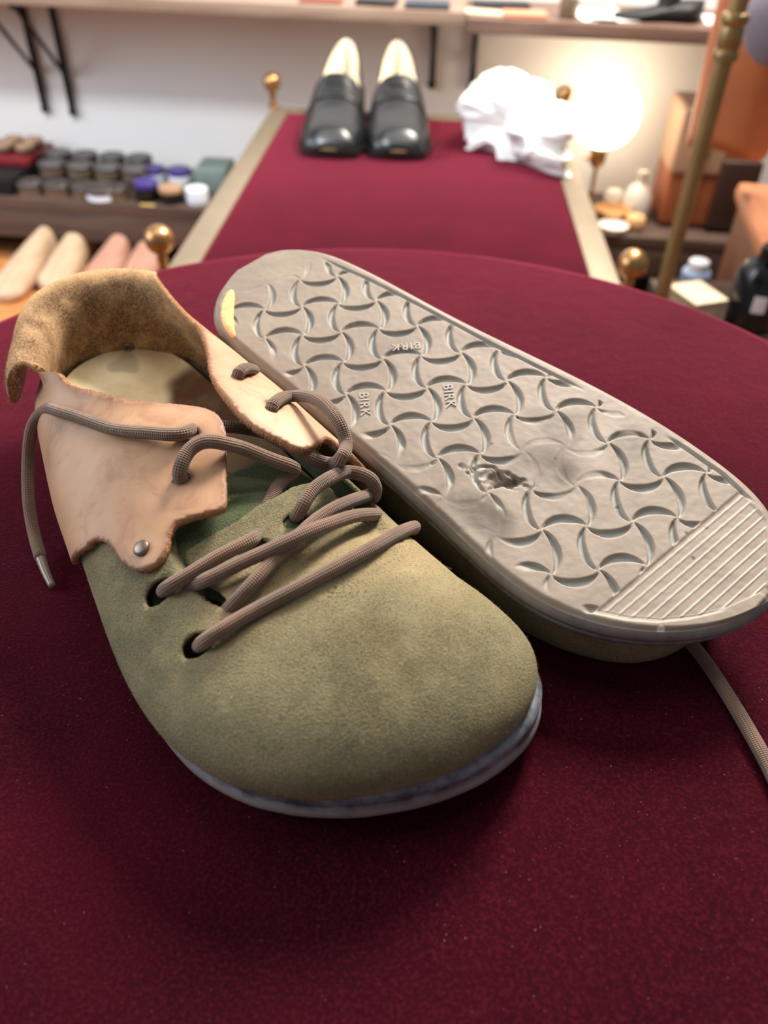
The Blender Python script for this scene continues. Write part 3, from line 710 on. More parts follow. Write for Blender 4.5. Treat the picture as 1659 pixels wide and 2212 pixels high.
def sole_relief(t, m):
    """depth of the cut pattern (m), groove mask, stains and chalk on the worn sole"""
    P = np.stack([t, m], -1); ab = (P-LAT_O) @ np.linalg.inv(LAT).T; a, b = ab[..., 0], ab[..., 1]
    depth = np.zeros_like(t); DM = .0017
    for horiz in (True, False):
        x0, y0 = (a, b) if horiz else (b, a)
        i = np.floor(x0); x = x0-i
        for dj in (0, 1):
            j = np.floor(y0)+dj; y = y0-j
            ii, jj = (i, j) if horiz else (j, i)
            odd = (np.mod(ii+jj, 2) > .5)
            sgn = np.where(odd, -1., 1.) if horiz else np.where(odd, 1., -1.)
            c = np.clip(4*x*(1-x), 0, 1)**.62
            lo, hi = .135*c-.012, .330*c-.002; yy = y*sgn
            e = np.minimum(yy-lo, hi-yy)*.0185
            depth = np.maximum(depth, DM*sstep(0, .0010, e)*sstep(0, .10, c))
    wob = vnoise(P, .010, 9)
    # where the pattern is worn away or never reached
    mask = sstep(.022, .040, t + .35*np.abs(m-.012))
    mask *= 1-.90*sstep(1.15, .55, np.hypot((t-.183)/.026, (m-.012)/.019)+.18*wob)
    mask *= 1-.95*sstep(1.1, .6, np.hypot((t-.181)/.020, (m+.031)/.013)+.2*wob)
    mask *= 1-.80*sstep(1.1, .5, np.hypot((t-.150)/.016, (m+.030)/.007)+.2*wob)
    mask *= 1-.85*sstep(1.1, .5, np.hypot((t-.188)/.012, (m-.046)/.010)+.2*wob)
    for g in (1,):
        far = np.interp(t, *FARLINE); mask *= sstep(.0005, .0012, far-m)
        near = np.interp(t, [.02, .08, .14, .2, .225, .25], [-.0275, -.0335, -.0345, -.036, -.032, -.026]); mask *= sstep(-.004, .003, m-near + .003*wob)
    bar0 = .2375 + .066*(m+.0284)                                # first toe bar
    mask *= sstep(-.0004, -.0016, t-bar0)
    depth = depth*mask; groove = depth/DM
    # line along the far edge
    for k, amp in ((0, 1),):
        d = np.abs(m-np.interp(t, *FARLINE)); gl = sstep(.0011, .0003, d)*sstep(.02, .04, t)*(1-sstep(.155, .17, t)+sstep(.205, .215, t))*(1-sstep(.243, .25, t))
        depth = np.maximum(depth, .0012*gl*amp); groove = np.maximum(groove, gl*.7)
    # toe bars
    inside = sstep(0, .002, np.interp(t, [.23, .2377, .2463, .2544, .2612, .2671, .272], [-.036, -.0299, -.0244, -.0172, -.0083, .002, .016])*-1 + m) * sstep(0, .002, np.interp(t, [.235, .245, .2568, .2644, .272], [.055, .0503, .0465, .0343, .022]) - m)
    q = (t-bar0)/.0036; fr = q-np.floor(q); bars = ((q > -.1) & (q < 8.6))*sstep(.15, .05, np.abs(fr-.5))*inside
    ridge = -.00026*bars
    zone = sstep(-.0008, .0003, t-bar0)*inside
    depth = depth + ridge + .0005*zone
    rimg = sstep(.0016, .0004, np.abs(m-np.interp(t, [.232, .2377, .2463, .2544, .2612, .2671], [-.0335, -.0299, -.0244, -.0172, -.0083, .002])))*sstep(.232, .236, t)*(1-sstep(.265, .268, t))
    depth = depth + .0005*rimg; chalk = .55*bars + .35*rimg
    # torn hole in the ball
    hx = (t-.1735)*.94+(m+.0125)*.33; hy = -(t-.1735)*.33+(m+.0125)*.94
    r = np.hypot(hx/.0125, hy/.0048) + .35*vnoise(P, .004, 11) + .2*vnoise(P, .0016, 12)
    hole = sstep(1.05, .55, r); depth = depth + hole*(.0016+.0011*vnoise(P, .0022, 13)) + .0012*sstep(.0011, .0002, np.abs(hy-.0030+.0016*np.sin(hx*420)+.0008*vnoise(P, .002, 3)))*sstep(.012, .009, np.abs(hx))
    chalk = np.maximum(chalk, .55*sstep(.9, .4, np.hypot((t-.1655)/.007, (m+.014)/.005)+.3*vnoise(P, .003, 14)))
    # shallow dents round the worn ball and general unevenness
    depth = depth + .0009*sstep(1.2, .2, np.hypot((t-.186)/.016, (m-.004)/.010)) + .0007*sstep(1.2, .2, np.hypot((t-.183)/.011, (m+.031)/.010)) + .00016*vnoise(P, .009, 15)*(1-groove) + .00006*vnoise(P, .0022, 16)
    stain = .5*sstep(.15, .6, vnoise(P, .014, 41))*sstep(1.25, .5, np.hypot((t-.178)/.045, (m-.005)/.045)) + .9*sstep(1.1, .5, np.hypot((t-.184)/.017, (m+.030)/.011)+.35*wob) + .5*sstep(1.1, .3, np.hypot((t-.184)/.020, (m-.004)/.015)+.4*wob) + .6*sstep(1.1, .3, np.hypot((t-.197)/.010, (m-.040)/.008)+.4*wob) + .35*hole
    for (st, sm) in ((.214, .0115), (.2395, .0195), (.243, .027), (.2365, -.0355), (.243, -.0325), (.158, .0175), (.183, .012), (.1605, -.0005), (.2475, .0125)):
        stain = np.maximum(stain, 1.4*sstep(.0009, .0005, np.hypot(t-st, m-sm)))
    chalk = np.maximum(chalk, 1.3*sstep(.0016, .0011, np.hypot(t-.2566, m+.0195)))
    chalk = np.maximum(chalk, .8*sstep(.55, .75, vnoise(P, .0012, 21))*sstep(1, .4, np.hypot((t-.0625)/.012, (m-.009)/.010))*(groove > .1))
    return depth, groove, np.clip(stain, 0, 1), np.clip(chalk, 0, 1)
FARLINE = ([0, .0248, .0521, .0871, .1208, .164, .2125, .2326, .2498, .27], [.020, .0268, .0325, .0375, .0415, .0485, .0530, .0525, .0490, .036])
def _sole2():
    NR, NCc = 780, 230
    i0, i1 = OUT2C[:, 0].argmin(), OUT2C[:, 0].argmax()
    r = np.roll(OUT2C, -i0, 0); k = (i1-i0) % len(OUT2C); A_, B_ = r[:k+1], np.r_[r[k:], r[:1]]
    far, near = (A_, B_) if A_[:, 1].mean() > B_[:, 1].mean() else (B_, A_)
    far = far[np.argsort(far[:, 0])]; near = near[np.argsort(near[:, 0])]
    t0, t1 = OUT2C[:, 0].min(), OUT2C[:, 0].max()
    x = np.linspace(0, np.pi, NR); tt = t0+(t1-t0)*(.5-.5*np.cos(x))
    hi = np.interp(tt, far[:, 0], far[:, 1]); lo = np.interp(tt, near[:, 0], near[:, 1])
    y = np.linspace(0, 1, NCc)
    T = np.broadcast_to(tt[:, None], (NR, NCc)); Mm = lo[:, None]+(hi-lo)[:, None]*y[None]
    dep, g, st, ch = sole_relief(T, Mm)
    edge = np.minimum(y, 1-y)[None]*(hi-lo)[:, None]; edge = np.minimum(edge, np.minimum(T-t0, t1-T)*1.5)
    Zz = -dep*sstep(0, .002, edge) - .0016*(1-sstep(0, .0035, edge))**2
    v = np.stack([T, Mm, Zz], -1).reshape(-1, 3); f = grid_faces(NR, NCc)
    att = {'groove': g.ravel(), 'stain': st.ravel(), 'chalk': ch.ravel()}
    o = mesh_obj('outsole', sole_world(v), [q[::-1] for q in f], M['rubber'], shoe2, HOME2, attrs=att)
    if o.data.polygons[len(f)//2].normal @ Vector(SN) < 0: o.data.flip_normals()
    o['label'] = 'grey rubber outsole with bone-shaped tread and a torn hole'
    # side wall of the sole
    prof = [(0, -.0016), (-.0010, -.0028), (-.0016, -.0046), (-.0014, -.0064), (-.0004, -.0068), (-.0004, -.0074), (-.0012, -.0080), (-.0012, -.0100), (.0005, -.0112), (.006, -.0115)]
    band = [0, 0, 0, 0, 1, 1, .6, .6, .6, .6]
    v = np.concatenate([np.c_[inset(OUT2C, i), np.full(len(OUT2C), z)] for i, z in prof]); n = len(OUT2C)
    s = mesh_obj('sole_edge', sole_world(v), grid_faces(len(prof), n, True), M['rubber_edge'], shoe2, HOME2, attrs={'band': np.repeat(band, n)})
    bm = bmesh.new(); bm.from_mesh(s.data); bmesh.ops.recalc_face_normals(bm, faces=bm.faces); bm.to_mesh(s.data); bm.free()
    # squashed suede upper beneath
    rows = []
    for th in np.linspace(0, np.pi/2, 26):
        sc, cz = math.cos(th)**(2/2.6), math.sin(th)**(2/2.6); ring = inset(OUT2C, (.0045+.010*sstep(.235, .27, OUT2C[:, 0])*sstep(-.03, .02, OUT2C[:, 1]))[:, None]); c = np.array([.14, .006])
        sp = np.c_[np.clip(ring[:, 0], .05, .225), .006+.0*ring[:, 1]]
        q = sp+(ring-sp)*sc; q += (ring-sp)/np.maximum(np.linalg.norm(ring-sp, axis=1), 1e-9)[:, None]*.0045*math.sin(math.pi*cz)
        h = .052 + .012*sstep(.2, .10, q[:, 0])
        rows.append(np.c_[q, -.0105-h*cz])
    v = sole_world(np.concatenate(rows)); v[:, 2] = np.maximum(v[:, 2], .0012+.0004*vnoise(v[:, :2], .01, 1))
    s = mesh_obj('upper', v, grid_faces(26, n, True), M['suede'], shoe2, HOME2)
    bm = bmesh.new(); bm.from_mesh(s.data); bmesh.ops.recalc_face_normals(bm, faces=bm.faces); bm.to_mesh(s.data); bm.free()
    # exposed cork where the heel corner has worn through
    ck = chaikin(np.array([(.0105,-.0200),(.0125,-.0185),(.0180,-.0225),(.0230,-.0270),(.0310,-.0330),(.0385,-.0375),(.0375,-.0388),(.0300,-.0375),(.0225,-.0345),(.0150,-.0275)]), 2)
    P, F = trimmed(resample(ck, .0012), [], .0015)
    ed = np.sqrt(((P[:, None]-OUT2C[None])**2).sum(-1)).min(1)*np.where(in_poly(P, OUT2C), 1, -1)
    X = np.c_[P, .0006-.0016*(1-sstep(0, .0035, ed))**2-.6*np.maximum(0, -ed)+.0002*vnoise(P, .0015, 2)]
    w = sole_world(X); c = mesh_obj('exposed_cork', w, fix_orient(w, F, np.broadcast_to(SN, w.shape)), M['cork'], shoe2, HOME2); solidify(c, .0015, -1)
    c['label'] = 'pale yellow cork showing through worn heel corner'
    # moulded lettering
    def word(pos, xdir, ydir, size):
        cu = bpy.data.curves.new('word', 'FONT'); cu.body = 'BIRK'; cu.size = 1; cu.extrude = .02; cu.space_character = 1.15; cu.align_x = 'LEFT'
        tmp = bpy.data.objects.new('word', cu); COL.objects.link(tmp); dg = bpy.context.evaluated_depsgraph_get()
        me = bpy.data.meshes.new_from_object(tmp.evaluated_get(dg)); bpy.data.objects.remove(tmp)
        co = np.array([tuple(q.co) for q in me.vertices]); co[:, 2] = co[:, 2]*.012
        w = sole_world(np.array(pos)+co[:, :1]*size*np.array(xdir+(0,))+co[:, 1:2]*size*np.array(ydir+(0,))+co[:, 2:]*np.array([0, 0, 1.]))
        o = mesh_obj('moulded_lettering', w, [tuple(p.vertices) for p in me.polygons], M['letter'], shoe2, HOME2, smooth=False)
    M['letter'] = simple('letter_rubber', (166, 156, 148), .6)
    e1 = LAT[:, 0]/np.linalg.norm(LAT[:, 0]); e2 = LAT[:, 1]/np.linalg.norm(LAT[:, 1])
    word((.0990, .0198, .0001), tuple(-e1), tuple(e2), .0058)
    word((.1025, -.0203, .0001), tuple(e2), tuple(e1), .0058)
    word((.1240, .0085, .0001), tuple(e2), tuple(e1), .0058)
_sole2()
def _lace2():
    p = np.array(LACE2); path = open_spline(p, 70); v, f, uv = tube_v(path, .0026, 14, .92)
    mesh_obj('shoelace', v, f, M['lace'], shoe2, HOME2, uv=uv)
LACE2 = [(.107,.236,.012),(.1135,.2211,.0036),(.1193,.2082,.003),(.1241,.1939,.003),(.1283,.1745,.003),(.1314,.1552,.003),(.1323,.1401,.003),(.131,.125,.003)]
_lace2()
# ---------------------------------------------------------------- room
FLOOR = -.95
WA = math.radians(4.5); WX = np.array([math.cos(WA), -math.sin(WA), 0]); WN = np.array([-math.sin(WA), -math.cos(WA), 0]); WO = np.array([0, 1.83, 0])
def WF(x, d, z): return WO + x*WX + d*WN + np.array([0, 0, z])          # along the back wall, out from it, up
RZW = -WA
def wbox(name, x, d, z, mat, parent=None, bev=.002):
    """box given by (from, to) in the wall's frame"""
    c = WF(.5*(x[0]+x[1]), .5*(d[0]+d[1]), .5*(z[0]+z[1]))
    if parent: c = Matrix.Rotation(WA, 3, 'Z') @ (Vector(c)-parent.location)
    o = box(name, c, (x[1]-x[0], d[1]-d[0], z[1]-z[0]), mat, parent, bev)
    if not parent: o.rotation_euler = (0, 0, RZW)
    return o
def wroot(name, x, d, z): return empty(name, WF(x, d, z), RZW)
tag(wbox('wall_back', (-2.6, 2.2), (-.12, 0), (FLOOR, 1.75), M['wall'], None, 0), kind='structure')
tag(box('floor', (0, .4, FLOOR-.03), (6, 5.5, .06), M['floor'], None, 0), kind='structure')

# ---------------------------------------------------------------- front round table
tb = tag(empty('round_table', (0, .30, FLOOR)), 'round table covered in wine red velvet, under the green shoes', 'table')
def _round():
    R = .293; prof = [(0, -.034), (R-.010, -.034), (R-.002, -.030), (R, -.022)]
    for k in range(9): a = k/8*math.pi/2; prof.append((R-.010+.010*math.cos(a), -.010+.010*math.sin(a)))
    for r in np.linspace(R-.012, 0, 40): prof.append((r, 0.0))
    v, f = lathe_v(prof, 180); v = np.array(v)
    v[:, 2] += np.where(v[:, 2] > -.001, .0005*vnoise(v[:, :2], .06, 4)-.0003, 0)
    o = mesh_obj('velvet_top', v+np.array([0, .30, 0]), f, M['velvet'], tb, tb.location)
    bm = bmesh.new(); bm.from_mesh(o.data); bmesh.ops.recalc_face_normals(bm, faces=bm.faces); bm.to_mesh(o.data); bm.free()
    lathe('pedestal', [(0, .03), (.022, .03), (.022, .90), (.06, .913), (.06, .917), (0, .917)], M['post'], tb, 32)
    lathe('foot', [(0, 0), (.19, 0), (.19, .008), (.03, .03), (0, .03)], M['post'], tb, 48)
_round()
# ---------------------------------------------------------------- bench table behind it
ZT = -.17
bt = tag(empty('display_bench', (.018, 1.262, FLOOR), math.radians(-2.6)), 'long bench with wine red velvet panel, flat bronze rails and ball finials, below the loafers', 'bench')
def _bench():
    hw, hl, h = .270, .378, ZT-FLOOR; rw = .034
    bm = bmesh.new(); add_box(bm, (0, 0, h-.014), (2*(hw-rw)+.004, 2*(hl-rw)+.004, .026), .005); bm_obj('velvet_panel', bm, M['velvet'], bt)
    for sx in (-1, 1): box('rail', (sx*(hw-rw/2), 0, h-.010), (rw, 2*hl, .022), M['bronze'], bt, .002)
    for sy in (-1, 1): box('rail', (0, sy*(hl-rw/2), h-.0105), (2*(hw-rw), rw, .022), M['bronze'], bt, .002)
    prof = [(0, 0), (.010, 0), (.010, .003), (.006, .005), (.005, .014), (.0065, .018), (.0052, .026)]
    for k in range(1, 13): a = -math.pi/2+.35+(math.pi-.35)*k/12; prof.append((.0168*math.cos(a) if k < 12 else 0, .0415+.0168*math.sin(a)))
    for sx in (-1, 1):
        for sy in (-1, 1):
            lathe('ball_finial', prof, M['brass'], bt, 28, (sx*(hw-.002), sy*(hl-.004), h+.001), 50)
            box('leg', (sx*(hw-.02), sy*(hl-.02), (h-.021)/2), (.022, .022, h-.021), M['bronze'], bt, .002)
_bench()

# ---------------------------------------------------------------- black loafers on the bench
LW = spline([0, .004, .02, .05, .085, .13, .18, .23, .262, .278, .285], [.018, .029, .0435, .0520, .0535, .0470, .0385, .0335, .0265, .015, .003])
LTOP = spline([0, .01, .03, .06, .09, .12, .145, .18, .23, .285], [.030, .0365, .0450, .0530, .0640, .0820, .0990, .112, .124, .135])
LBASE = spline([0, .02, .06, .12, .17, .21, .285], [.011, .008, .007, .010, .030, .045, .049])
def loafer_s(y, th):
    y, th = np.broadcast_arrays(np.asarray(y, float), np.asarray(th, float)); s, c = sect(th, 2.5, 2.3)
    lean = 1-.05*sstep(.12, .2, y)*np.clip(c, 0, 1)
    w = LW(y); b = LBASE(y); round_toe = np.sqrt(np.clip(y/.02, 0, 1))
    return np.stack([s*w*lean, y, b+(LTOP(y)*(.55+.45*round_toe)-b)*c], -1)
def make_loafer():
    root = empty('loafer', (0, 0, 0)); K = .05; lim = math.pi/2*K; S = lambda a, b: loafer_s(a, np.clip(b/K, -math.pi/2, math.pi/2))
    ys = np.linspace(.0, .2845, 120); tl = []
    for y in np.linspace(.150, .2845, 50):
        z = np.interp(y, [.150, .165, .19, .23, .285], [.096, .084, .084, .098, .120]); b, t = float(LBASE(y)), float(LTOP(y)); c = min(1, (z-b)/(t-b)); tl.append((y, math.acos(c**(2.3/2))*K))
    tl = np.array(tl); tl[:, 1] = np.maximum(tl[:, 1], .054*(1-sstep(.17, .25, tl[:, 0])))
    thr = [(.135+.015*(abs(x)/.054)**2, x) for x in np.linspace(-.054, .054, 29)[1:-1]]
    cut = np.r_[tl[::-1], np.array(thr)[::-1], np.c_[tl[:, 0], -tl[:, 1]]]
    outer = np.r_[cut, np.c_[ys[::-1], np.full(120, -lim)], np.c_[ys, np.full(120, lim)]]
    P, F = trimmed(outer, [], .0032); X = S(P[:, 0], P[:, 1]); N = X-np.c_[np.zeros(len(X)), X[:, 1], np.full(len(X), .03)]; F = fix_orient(X, F, N/np.linalg.norm(N, axis=1)[:, None])
    # raised seam of the plug and soft creases
    a = np.abs(P[:, 1]/K); d = .0010*np.exp(-((a-.95)/.035)**2)*(P[:, 0] < .10)*(P[:, 0] > .012) - .0009*np.exp(-((P[:, 0]-.078-.004*np.sin(P[:, 1]*130))/.003)**2)*(a < .9)
    X[:, 2] += d
    up = mesh_obj('upper', X, F, [M['black_leather'], M['cream_lining'], M['black_leather']], root); solidify(up, .0025, -1, 1, 2)
    # saddle strap with its slit
    o = np.array([(.098, -.060), (.098, .060), (.137, .050), (.137, -.050)]); o = resample(o, .003)
    P, F = trimmed(o, [chaikin(np.array([(.112, -.012), (.118, -.014), (.121, 0), (.118, .014), (.112, .012), (.116, 0)]), 2)], .0032)
    X = S(P[:, 0], P[:, 1]); N = surf_normals(S, P[:, 0], P[:, 1]); N *= np.sign(N[np.argmax(X[:, 2]), 2]); X += N*.0022; st = mesh_obj('strap', X, fix_orient(X, F, N), M['black_leather'], root); solidify(st, .0018, -1)
    # insole, sole and heel
    ys = np.linspace(.001, .284, 90); rows = []; k = np.linspace(-1, 1, 17)
    v = np.stack([(k[None]*(LW(ys)-.002)[:, None]), np.broadcast_to(ys[:, None], (90, 17)), np.broadcast_to((LBASE(ys)+.002)[:, None], (90, 17))+.003*k[None]**4], -1).reshape(-1, 3)
    mesh_obj('insole', v, grid_faces(90, 17), M['cream_lining'], root)
    L = np.c_[-LW(ys)-.0035, ys]; Rr = np.c_[LW(ys)+.0035, ys]; ring = np.r_[L, Rr[::-1]]; zb = np.r_[LBASE(ys), LBASE(ys)[::-1]]
    v = np.r_[np.c_[ring, zb+.0015], np.c_[ring, zb-.0065+.0005]]; n = len(ring); v[:, 1] += np.where(v[:, 1] < .02, -.0035, 0)
    f = [(i, (i+1) % n, n+(i+1) % n, n+i) for i in range(n)]
    f += [(i, i+1, n-2-i, n-1-i) for i in range(89)] + [(n+i+1, n+i, n+n-1-i, n+n-2-i) for i in range(89)]
    so = mesh_obj('sole', v, f, M['black_sole'], root); auto_smooth(so, 40)
    hs = ys[ys > .222]; L = np.c_[-LW(hs)-.002, hs]; Rr = np.c_[LW(hs)+.002, hs]; ring = np.r_[L, Rr[::-1]]; m = len(ring); zt = np.r_[LBASE(hs), LBASE(hs)[::-1]]-.0055
    c = ring.mean(0); low = c+(ring-c)*.88
    v = np.r_[np.c_[ring, zt], np.c_[low, np.full(m, .0002)]]; f = [(i, (i+1) % m, m+(i+1) % m, m+i) for i in range(m)]; hn = len(hs)
    f += [(m+i+1, m+i, m+m-1-i, m+m-2-i) for i in range(hn-1)] + [(i, i+1, m-2-i, m-1-i) for i in range(hn-1)]
    auto_smooth(mesh_obj('heel', v, f, M['black_sole'], root), 40)
    return root
lf = make_loafer(); lf.location = (-.108, 1.352, ZT+.0005); lf.rotation_euler = (0, 0, math.radians(-3))
tag(lf, 'black leather penny loafer on the bench, the left one as seen', 'loafer', 'pair of black loafers')
lg = copy_tree(lf); lg.location = (.004, 1.354, ZT+.0005); lg.rotation_euler = (0, 0, math.radians(1.5))
tag(lg, 'black leather penny loafer on the bench, nearer the white cloth', 'loafer', 'pair of black loafers')

# ---------------------------------------------------------------- crumpled white cloth
def _cloth():
    bm = bmesh.new(); bmesh.ops.create_icosphere(bm, subdivisions=6, radius=1); v = np.array([tuple(x.co) for x in bm.verts]); f = [[x.index for x in q.verts] for q in bm.faces]; bm.free()
    az = np.arctan2(v[:, 1], v[:, 0])
    r = 1+.30*np.sin(3*az+.6)*(1-np.abs(v[:, 2]))+.16*np.sin(7*az+1)*(1-v[:, 2]**2)
    d = np.zeros(len(v))
    for s, a, k in ((.8, .40, 1), (.42, .22, 2), (.22, .07, 3)): d += a*(1-2*np.abs(vnoise(v+.25*vnoise(v, .5, 8)[:, None], s, k)))
    p = v*(r*(1+.62*d))[:, None]
    p = p*np.array([.068, .098, .050]); p[:, 2] += .030 + .034*np.exp(-((p[:, 0]+.02)**2+(p[:, 1]-.05)**2)/.003)
    p[:, 2] = np.where(p[:, 2] < .004, .0015+.0025*np.clip(p[:, 2]/.05+1, 0, 1), p[:, 2])
    a = math.radians(28); R = np.array([[math.cos(a), -math.sin(a)], [math.sin(a), math.cos(a)]]); p[:, :2] = p[:, :2] @ R.T
    loc = np.array([.205, 1.425, ZT]); o = mesh_obj('cleaning_cloth', p+loc, f, M['cloth'], None, loc)
    tag(o, 'crumpled white polishing cloth lying on the velvet bench', 'cloth')
M['cloth'] = simple('white_cotton', (244, 242, 238), .95, 0, 60, .03, .2)
_cloth()

# ---------------------------------------------------------------- wall shelves
us = tag(wbox('wall_shelf', (-1.6, .128), (.001, .20), (-.024, -.003), M['shelf_mid']), 'long grey-brown board shelf on the wall above the shoe polish', 'shelf')
ur = tag(wbox('wall_shelf', (.131, .66), (.001, .215), (-.032, -.009), M['shelf_right']), 'short scorched-brown board shelf above the glowing lamp', 'shelf')
def bracket(x, zbot, depth, label, ztop):
    r = wroot('shelf_bracket', x, 0, ztop); h = ztop-zbot
    bm = bmesh.new(); add_box(bm, (0, -.008, -h/2), (.011, .012, h), .002); bm_obj('wall_bar', bm, M['black_metal'], r)
    bm = bmesh.new(); add_box(bm, (0, -depth/2-.002, -.006), (.011, depth, .011), .002); bm_obj('arm', bm, M['black_metal'], r)
    v, f, _ = tube_v([(0, -depth+.01, -.008), (0, -.010, -h*.66)], .0042, 10); bmv = mesh_obj('brace', v, f, M['black_metal'], r)
    bm = bmesh.new(); bmesh.ops.create_uvsphere(bm, u_segments=12, v_segments=8, radius=.0085); bm_obj('foot_knob', bm, M['black_metal'], r, True, (0, -.010, -h+.006))
    tag(r, label, 'bracket', 'black shelf brackets')
bracket(-.762, -.252, .17, 'outermost black metal bracket at the left end of the picture', -.0245)
bracket(-.701, -.255, .17, 'black metal bracket with slanted brace, second from the left', -.0245)
bracket(.069, -.166, .12, 'black metal bracket just right of the loafers', -.0245)
bracket(.150, -.164, .12, 'black metal bracket nearest the white cloth', -.0325)

# lower shelf units on both sides
def unit(name, x0, x1, label, board, zlow, dlow):
    r = wroot(name, .5*(x0+x1), 0, FLOOR); tag(r, label, 'shelf unit')
    wbox('top_board', (x0, x1), (.002, .245), (-.378, -.355), board, r)
    wbox('fascia', (x0, x1), (.215, .2445), (-.436, -.3785), board, r)
    wbox('back_panel', (x0, x1), (.002, .016), (FLOOR+.001, -.379), M['cabinet_dark'], r)
    for x in (x0, x1-.02): wbox('side_panel', (x, x+.02), (.017, .214), (FLOOR+.001, -.379), M['shelf_dark'], r)
    wbox('bottom_board', (x0+.021, x1-.021), (.018, dlow), (zlow-.02, zlow), M['board_orange'], r)
M['cabinet_dark'] = simple('dark_panel', (26, 21, 20), .7)
M['board_orange'] = wood('warm_board', (164, 100, 52), (206, 140, 84), 8)
unit('polish_shelf_unit', -1.5, -.33, 'dark wooden shelf unit holding the polish tins', M['shelf_dark'], -.49, .52)
unit('lamp_shelf_unit', .36, 1.25, 'dark wooden shelf unit under the glowing lamp', M['shelf_dark'], -.70, .22)

# ---------------------------------------------------------------- shoe polish tins
SH = -.3545
def tin_mats(top, side): return simple('tin_lid_%s' % top[3], top[:3], .35, .2, 60, .15), simple('tin_side_%s' % side[3], side[:3], .3, .6, 60, .3)
def make_tin(name, r, h, lid, side, ring=None):
    t = empty(name); lathe('can', [(0, 0), (r*.97, 0), (r, .001), (r, h*.55), (0, h*.55)], side, t, 28)
    lathe('lid', [(0, h*.56), (r*1.03, h*.56), (r*1.03, h*.95), (r*1.0, h), (r*.86, h), (r*.84, h-.0012), (0, h-.0012)], lid, t, 28); return t
M['tin_black'] = simple('black_tin', (74, 68, 66), .32, .2); M['tin_brass'] = simple('brass_tin_side', (150, 128, 100), .3, .7, 80, .4)
M['tin_red'] = simple('red_tin', (120, 26, 34), .4); M['tin_white'] = simple('white_tin', (226, 230, 240), .4, 0, 30, .05); M['tin_purple'] = simple('purple_tin', (58, 42, 120), .4)
M['tin_tan'] = simple('tan_lid', (178, 142, 108), .45, .2); M['glass_jar'] = simple('pale_blue_jar', (200, 214, 226), .2, 0, 30, .08)
proto = make_tin('polish_tin', .0265, .021, M['tin_black'], M['tin_brass'])
rows = [(.205, [(-.734, 'the black lidded polish tin at the front, nearest the red box'), (-.676, 'front black polish tin, second from the red box'), (-.618, 'front black polish tin just left of the white tin'), (-.556, 'front black polish tin, nearest the purple jars')]),
        (.145, [(-.708, 'middle-row black polish tin next to the red box'), (-.648, 'middle-row black polish tin, second along'), (-.590, 'middle-row black polish tin, third along'), (-.532, 'middle-row black polish tin behind the purple jar')]),
        (.075, [(-.722, 'back-row black polish tin beside the dark box'), (-.664, 'back-row black polish tin, second along the wall'), (-.604, 'back-row black polish tin, third along the wall'), (-.545, 'back-row black polish tin, last along the wall')])]
first = True
for d, cols in rows:
    for x, lab in cols:
        o = proto if first else copy_tree(proto); first = False
        o.location = WF(x, d, SH); tag(o, lab, 'tin', 'black polish tins on the shelf')
        if d < .15:
            o2 = copy_tree(proto); o2.location = WF(x+.002, d+.002, SH+.0215); tag(o2, lab.replace('black polish tin', 'black polish tin stacked on top,'), 'tin', 'black polish tins on the shelf')
w = make_tin('polish_tin', .031, .022, M['tin_black'], M['tin_white']); w.location = WF(-.580, .2125, SH); tag(w, 'black lidded tin with a bright white side at the shelf front', 'tin')
def jar(x, d, r, h, lid, body, label):
    t = empty('cream_jar', WF(x, d, SH)); lathe('jar_body', [(0, 0), (r*.96, 0), (r, .002), (r, h*.66), (r*.9, h*.70), (0, h*.70)], body, t, 28)
    lathe('lid', [(0, h*.71), (r*1.0, h*.71), (r*1.0, h*.97), (r*.96, h), (0, h)], lid, t, 28); tag(t, label, 'jar', 'cream jars on the shelf')
jar(-.488, .205, .024, .036, M['tin_purple'], M['black_metal'], 'purple lidded dark cream jar at the shelf front')
jar(-.436, .210, .024, .030, M['tin_tan'], M['black_metal'], 'tan lidded dark cream jar, nearest the bench at the front')
jar(-.500, .120, .023, .036, M['tin_purple'], M['glass_jar'], 'purple lidded pale jar in the second row, left')
jar(-.444, .120, .024, .036, M['tin_purple'], M['tin_white'], 'purple lidded white jar in the second row, right')
jar(-.384, .205, .022, .028, M['tin_white'], M['tin_white'], 'small white jar half hidden by the bench rail')
g = wbox('card_box', (-.405, -.340), (.06, .15), (SH+.0005, SH+.045), M['grey_green'] if 'grey_green' in M else simple('grey_green_card', (112, 128, 122), .7)); tag(g, 'grey-green card box beside the bench rail', 'box')
# boxed tins at the far left
bx = wroot('tin_tray', -.835, .14, SH); tag(bx, 'dark red-lined tray of small tins at the left edge of the picture', 'tray')
wbox('tray_body', (-.92, -.757), (.02, .235), (SH+.0005, SH+.030), M['black_metal'], bx); wbox('red_band', (-.9195, -.7555), (.0205, .15), (SH+.031, SH+.044), M['tin_red'], bx)
first = True
sm = make_tin('small_tin', .019, .016, M['tin_tan'], M['tin_black'])
for k, (x, d, lab) in enumerate([(-.780, .055, 'small tan lidded tin at the back corner of the red tray'), (-.780, .100, 'small tan lidded tin on the red tray, second from the wall'), (-.825, .055, 'small tan lidded tin by the wall at the picture edge'), (-.825, .100, 'small tan lidded tin in the middle of the red tray'), (-.870, .078, 'small tan lidded tin at the far end of the red tray')]):
    o = sm if k == 0 else copy_tree(sm); o.location = WF(x, d, SH+.0445); tag(o, lab, 'tin', 'small tins on the tray')
# label slip on the shelf front
tag(wbox('price_slip', (-.492, -.462), (.236, .2443), (-.3545, -.3535), simple('yellow_slip', (196, 172, 96), .6), None, 0), 'small yellow slip lying at the shelf front below the purple jar', 'slip')

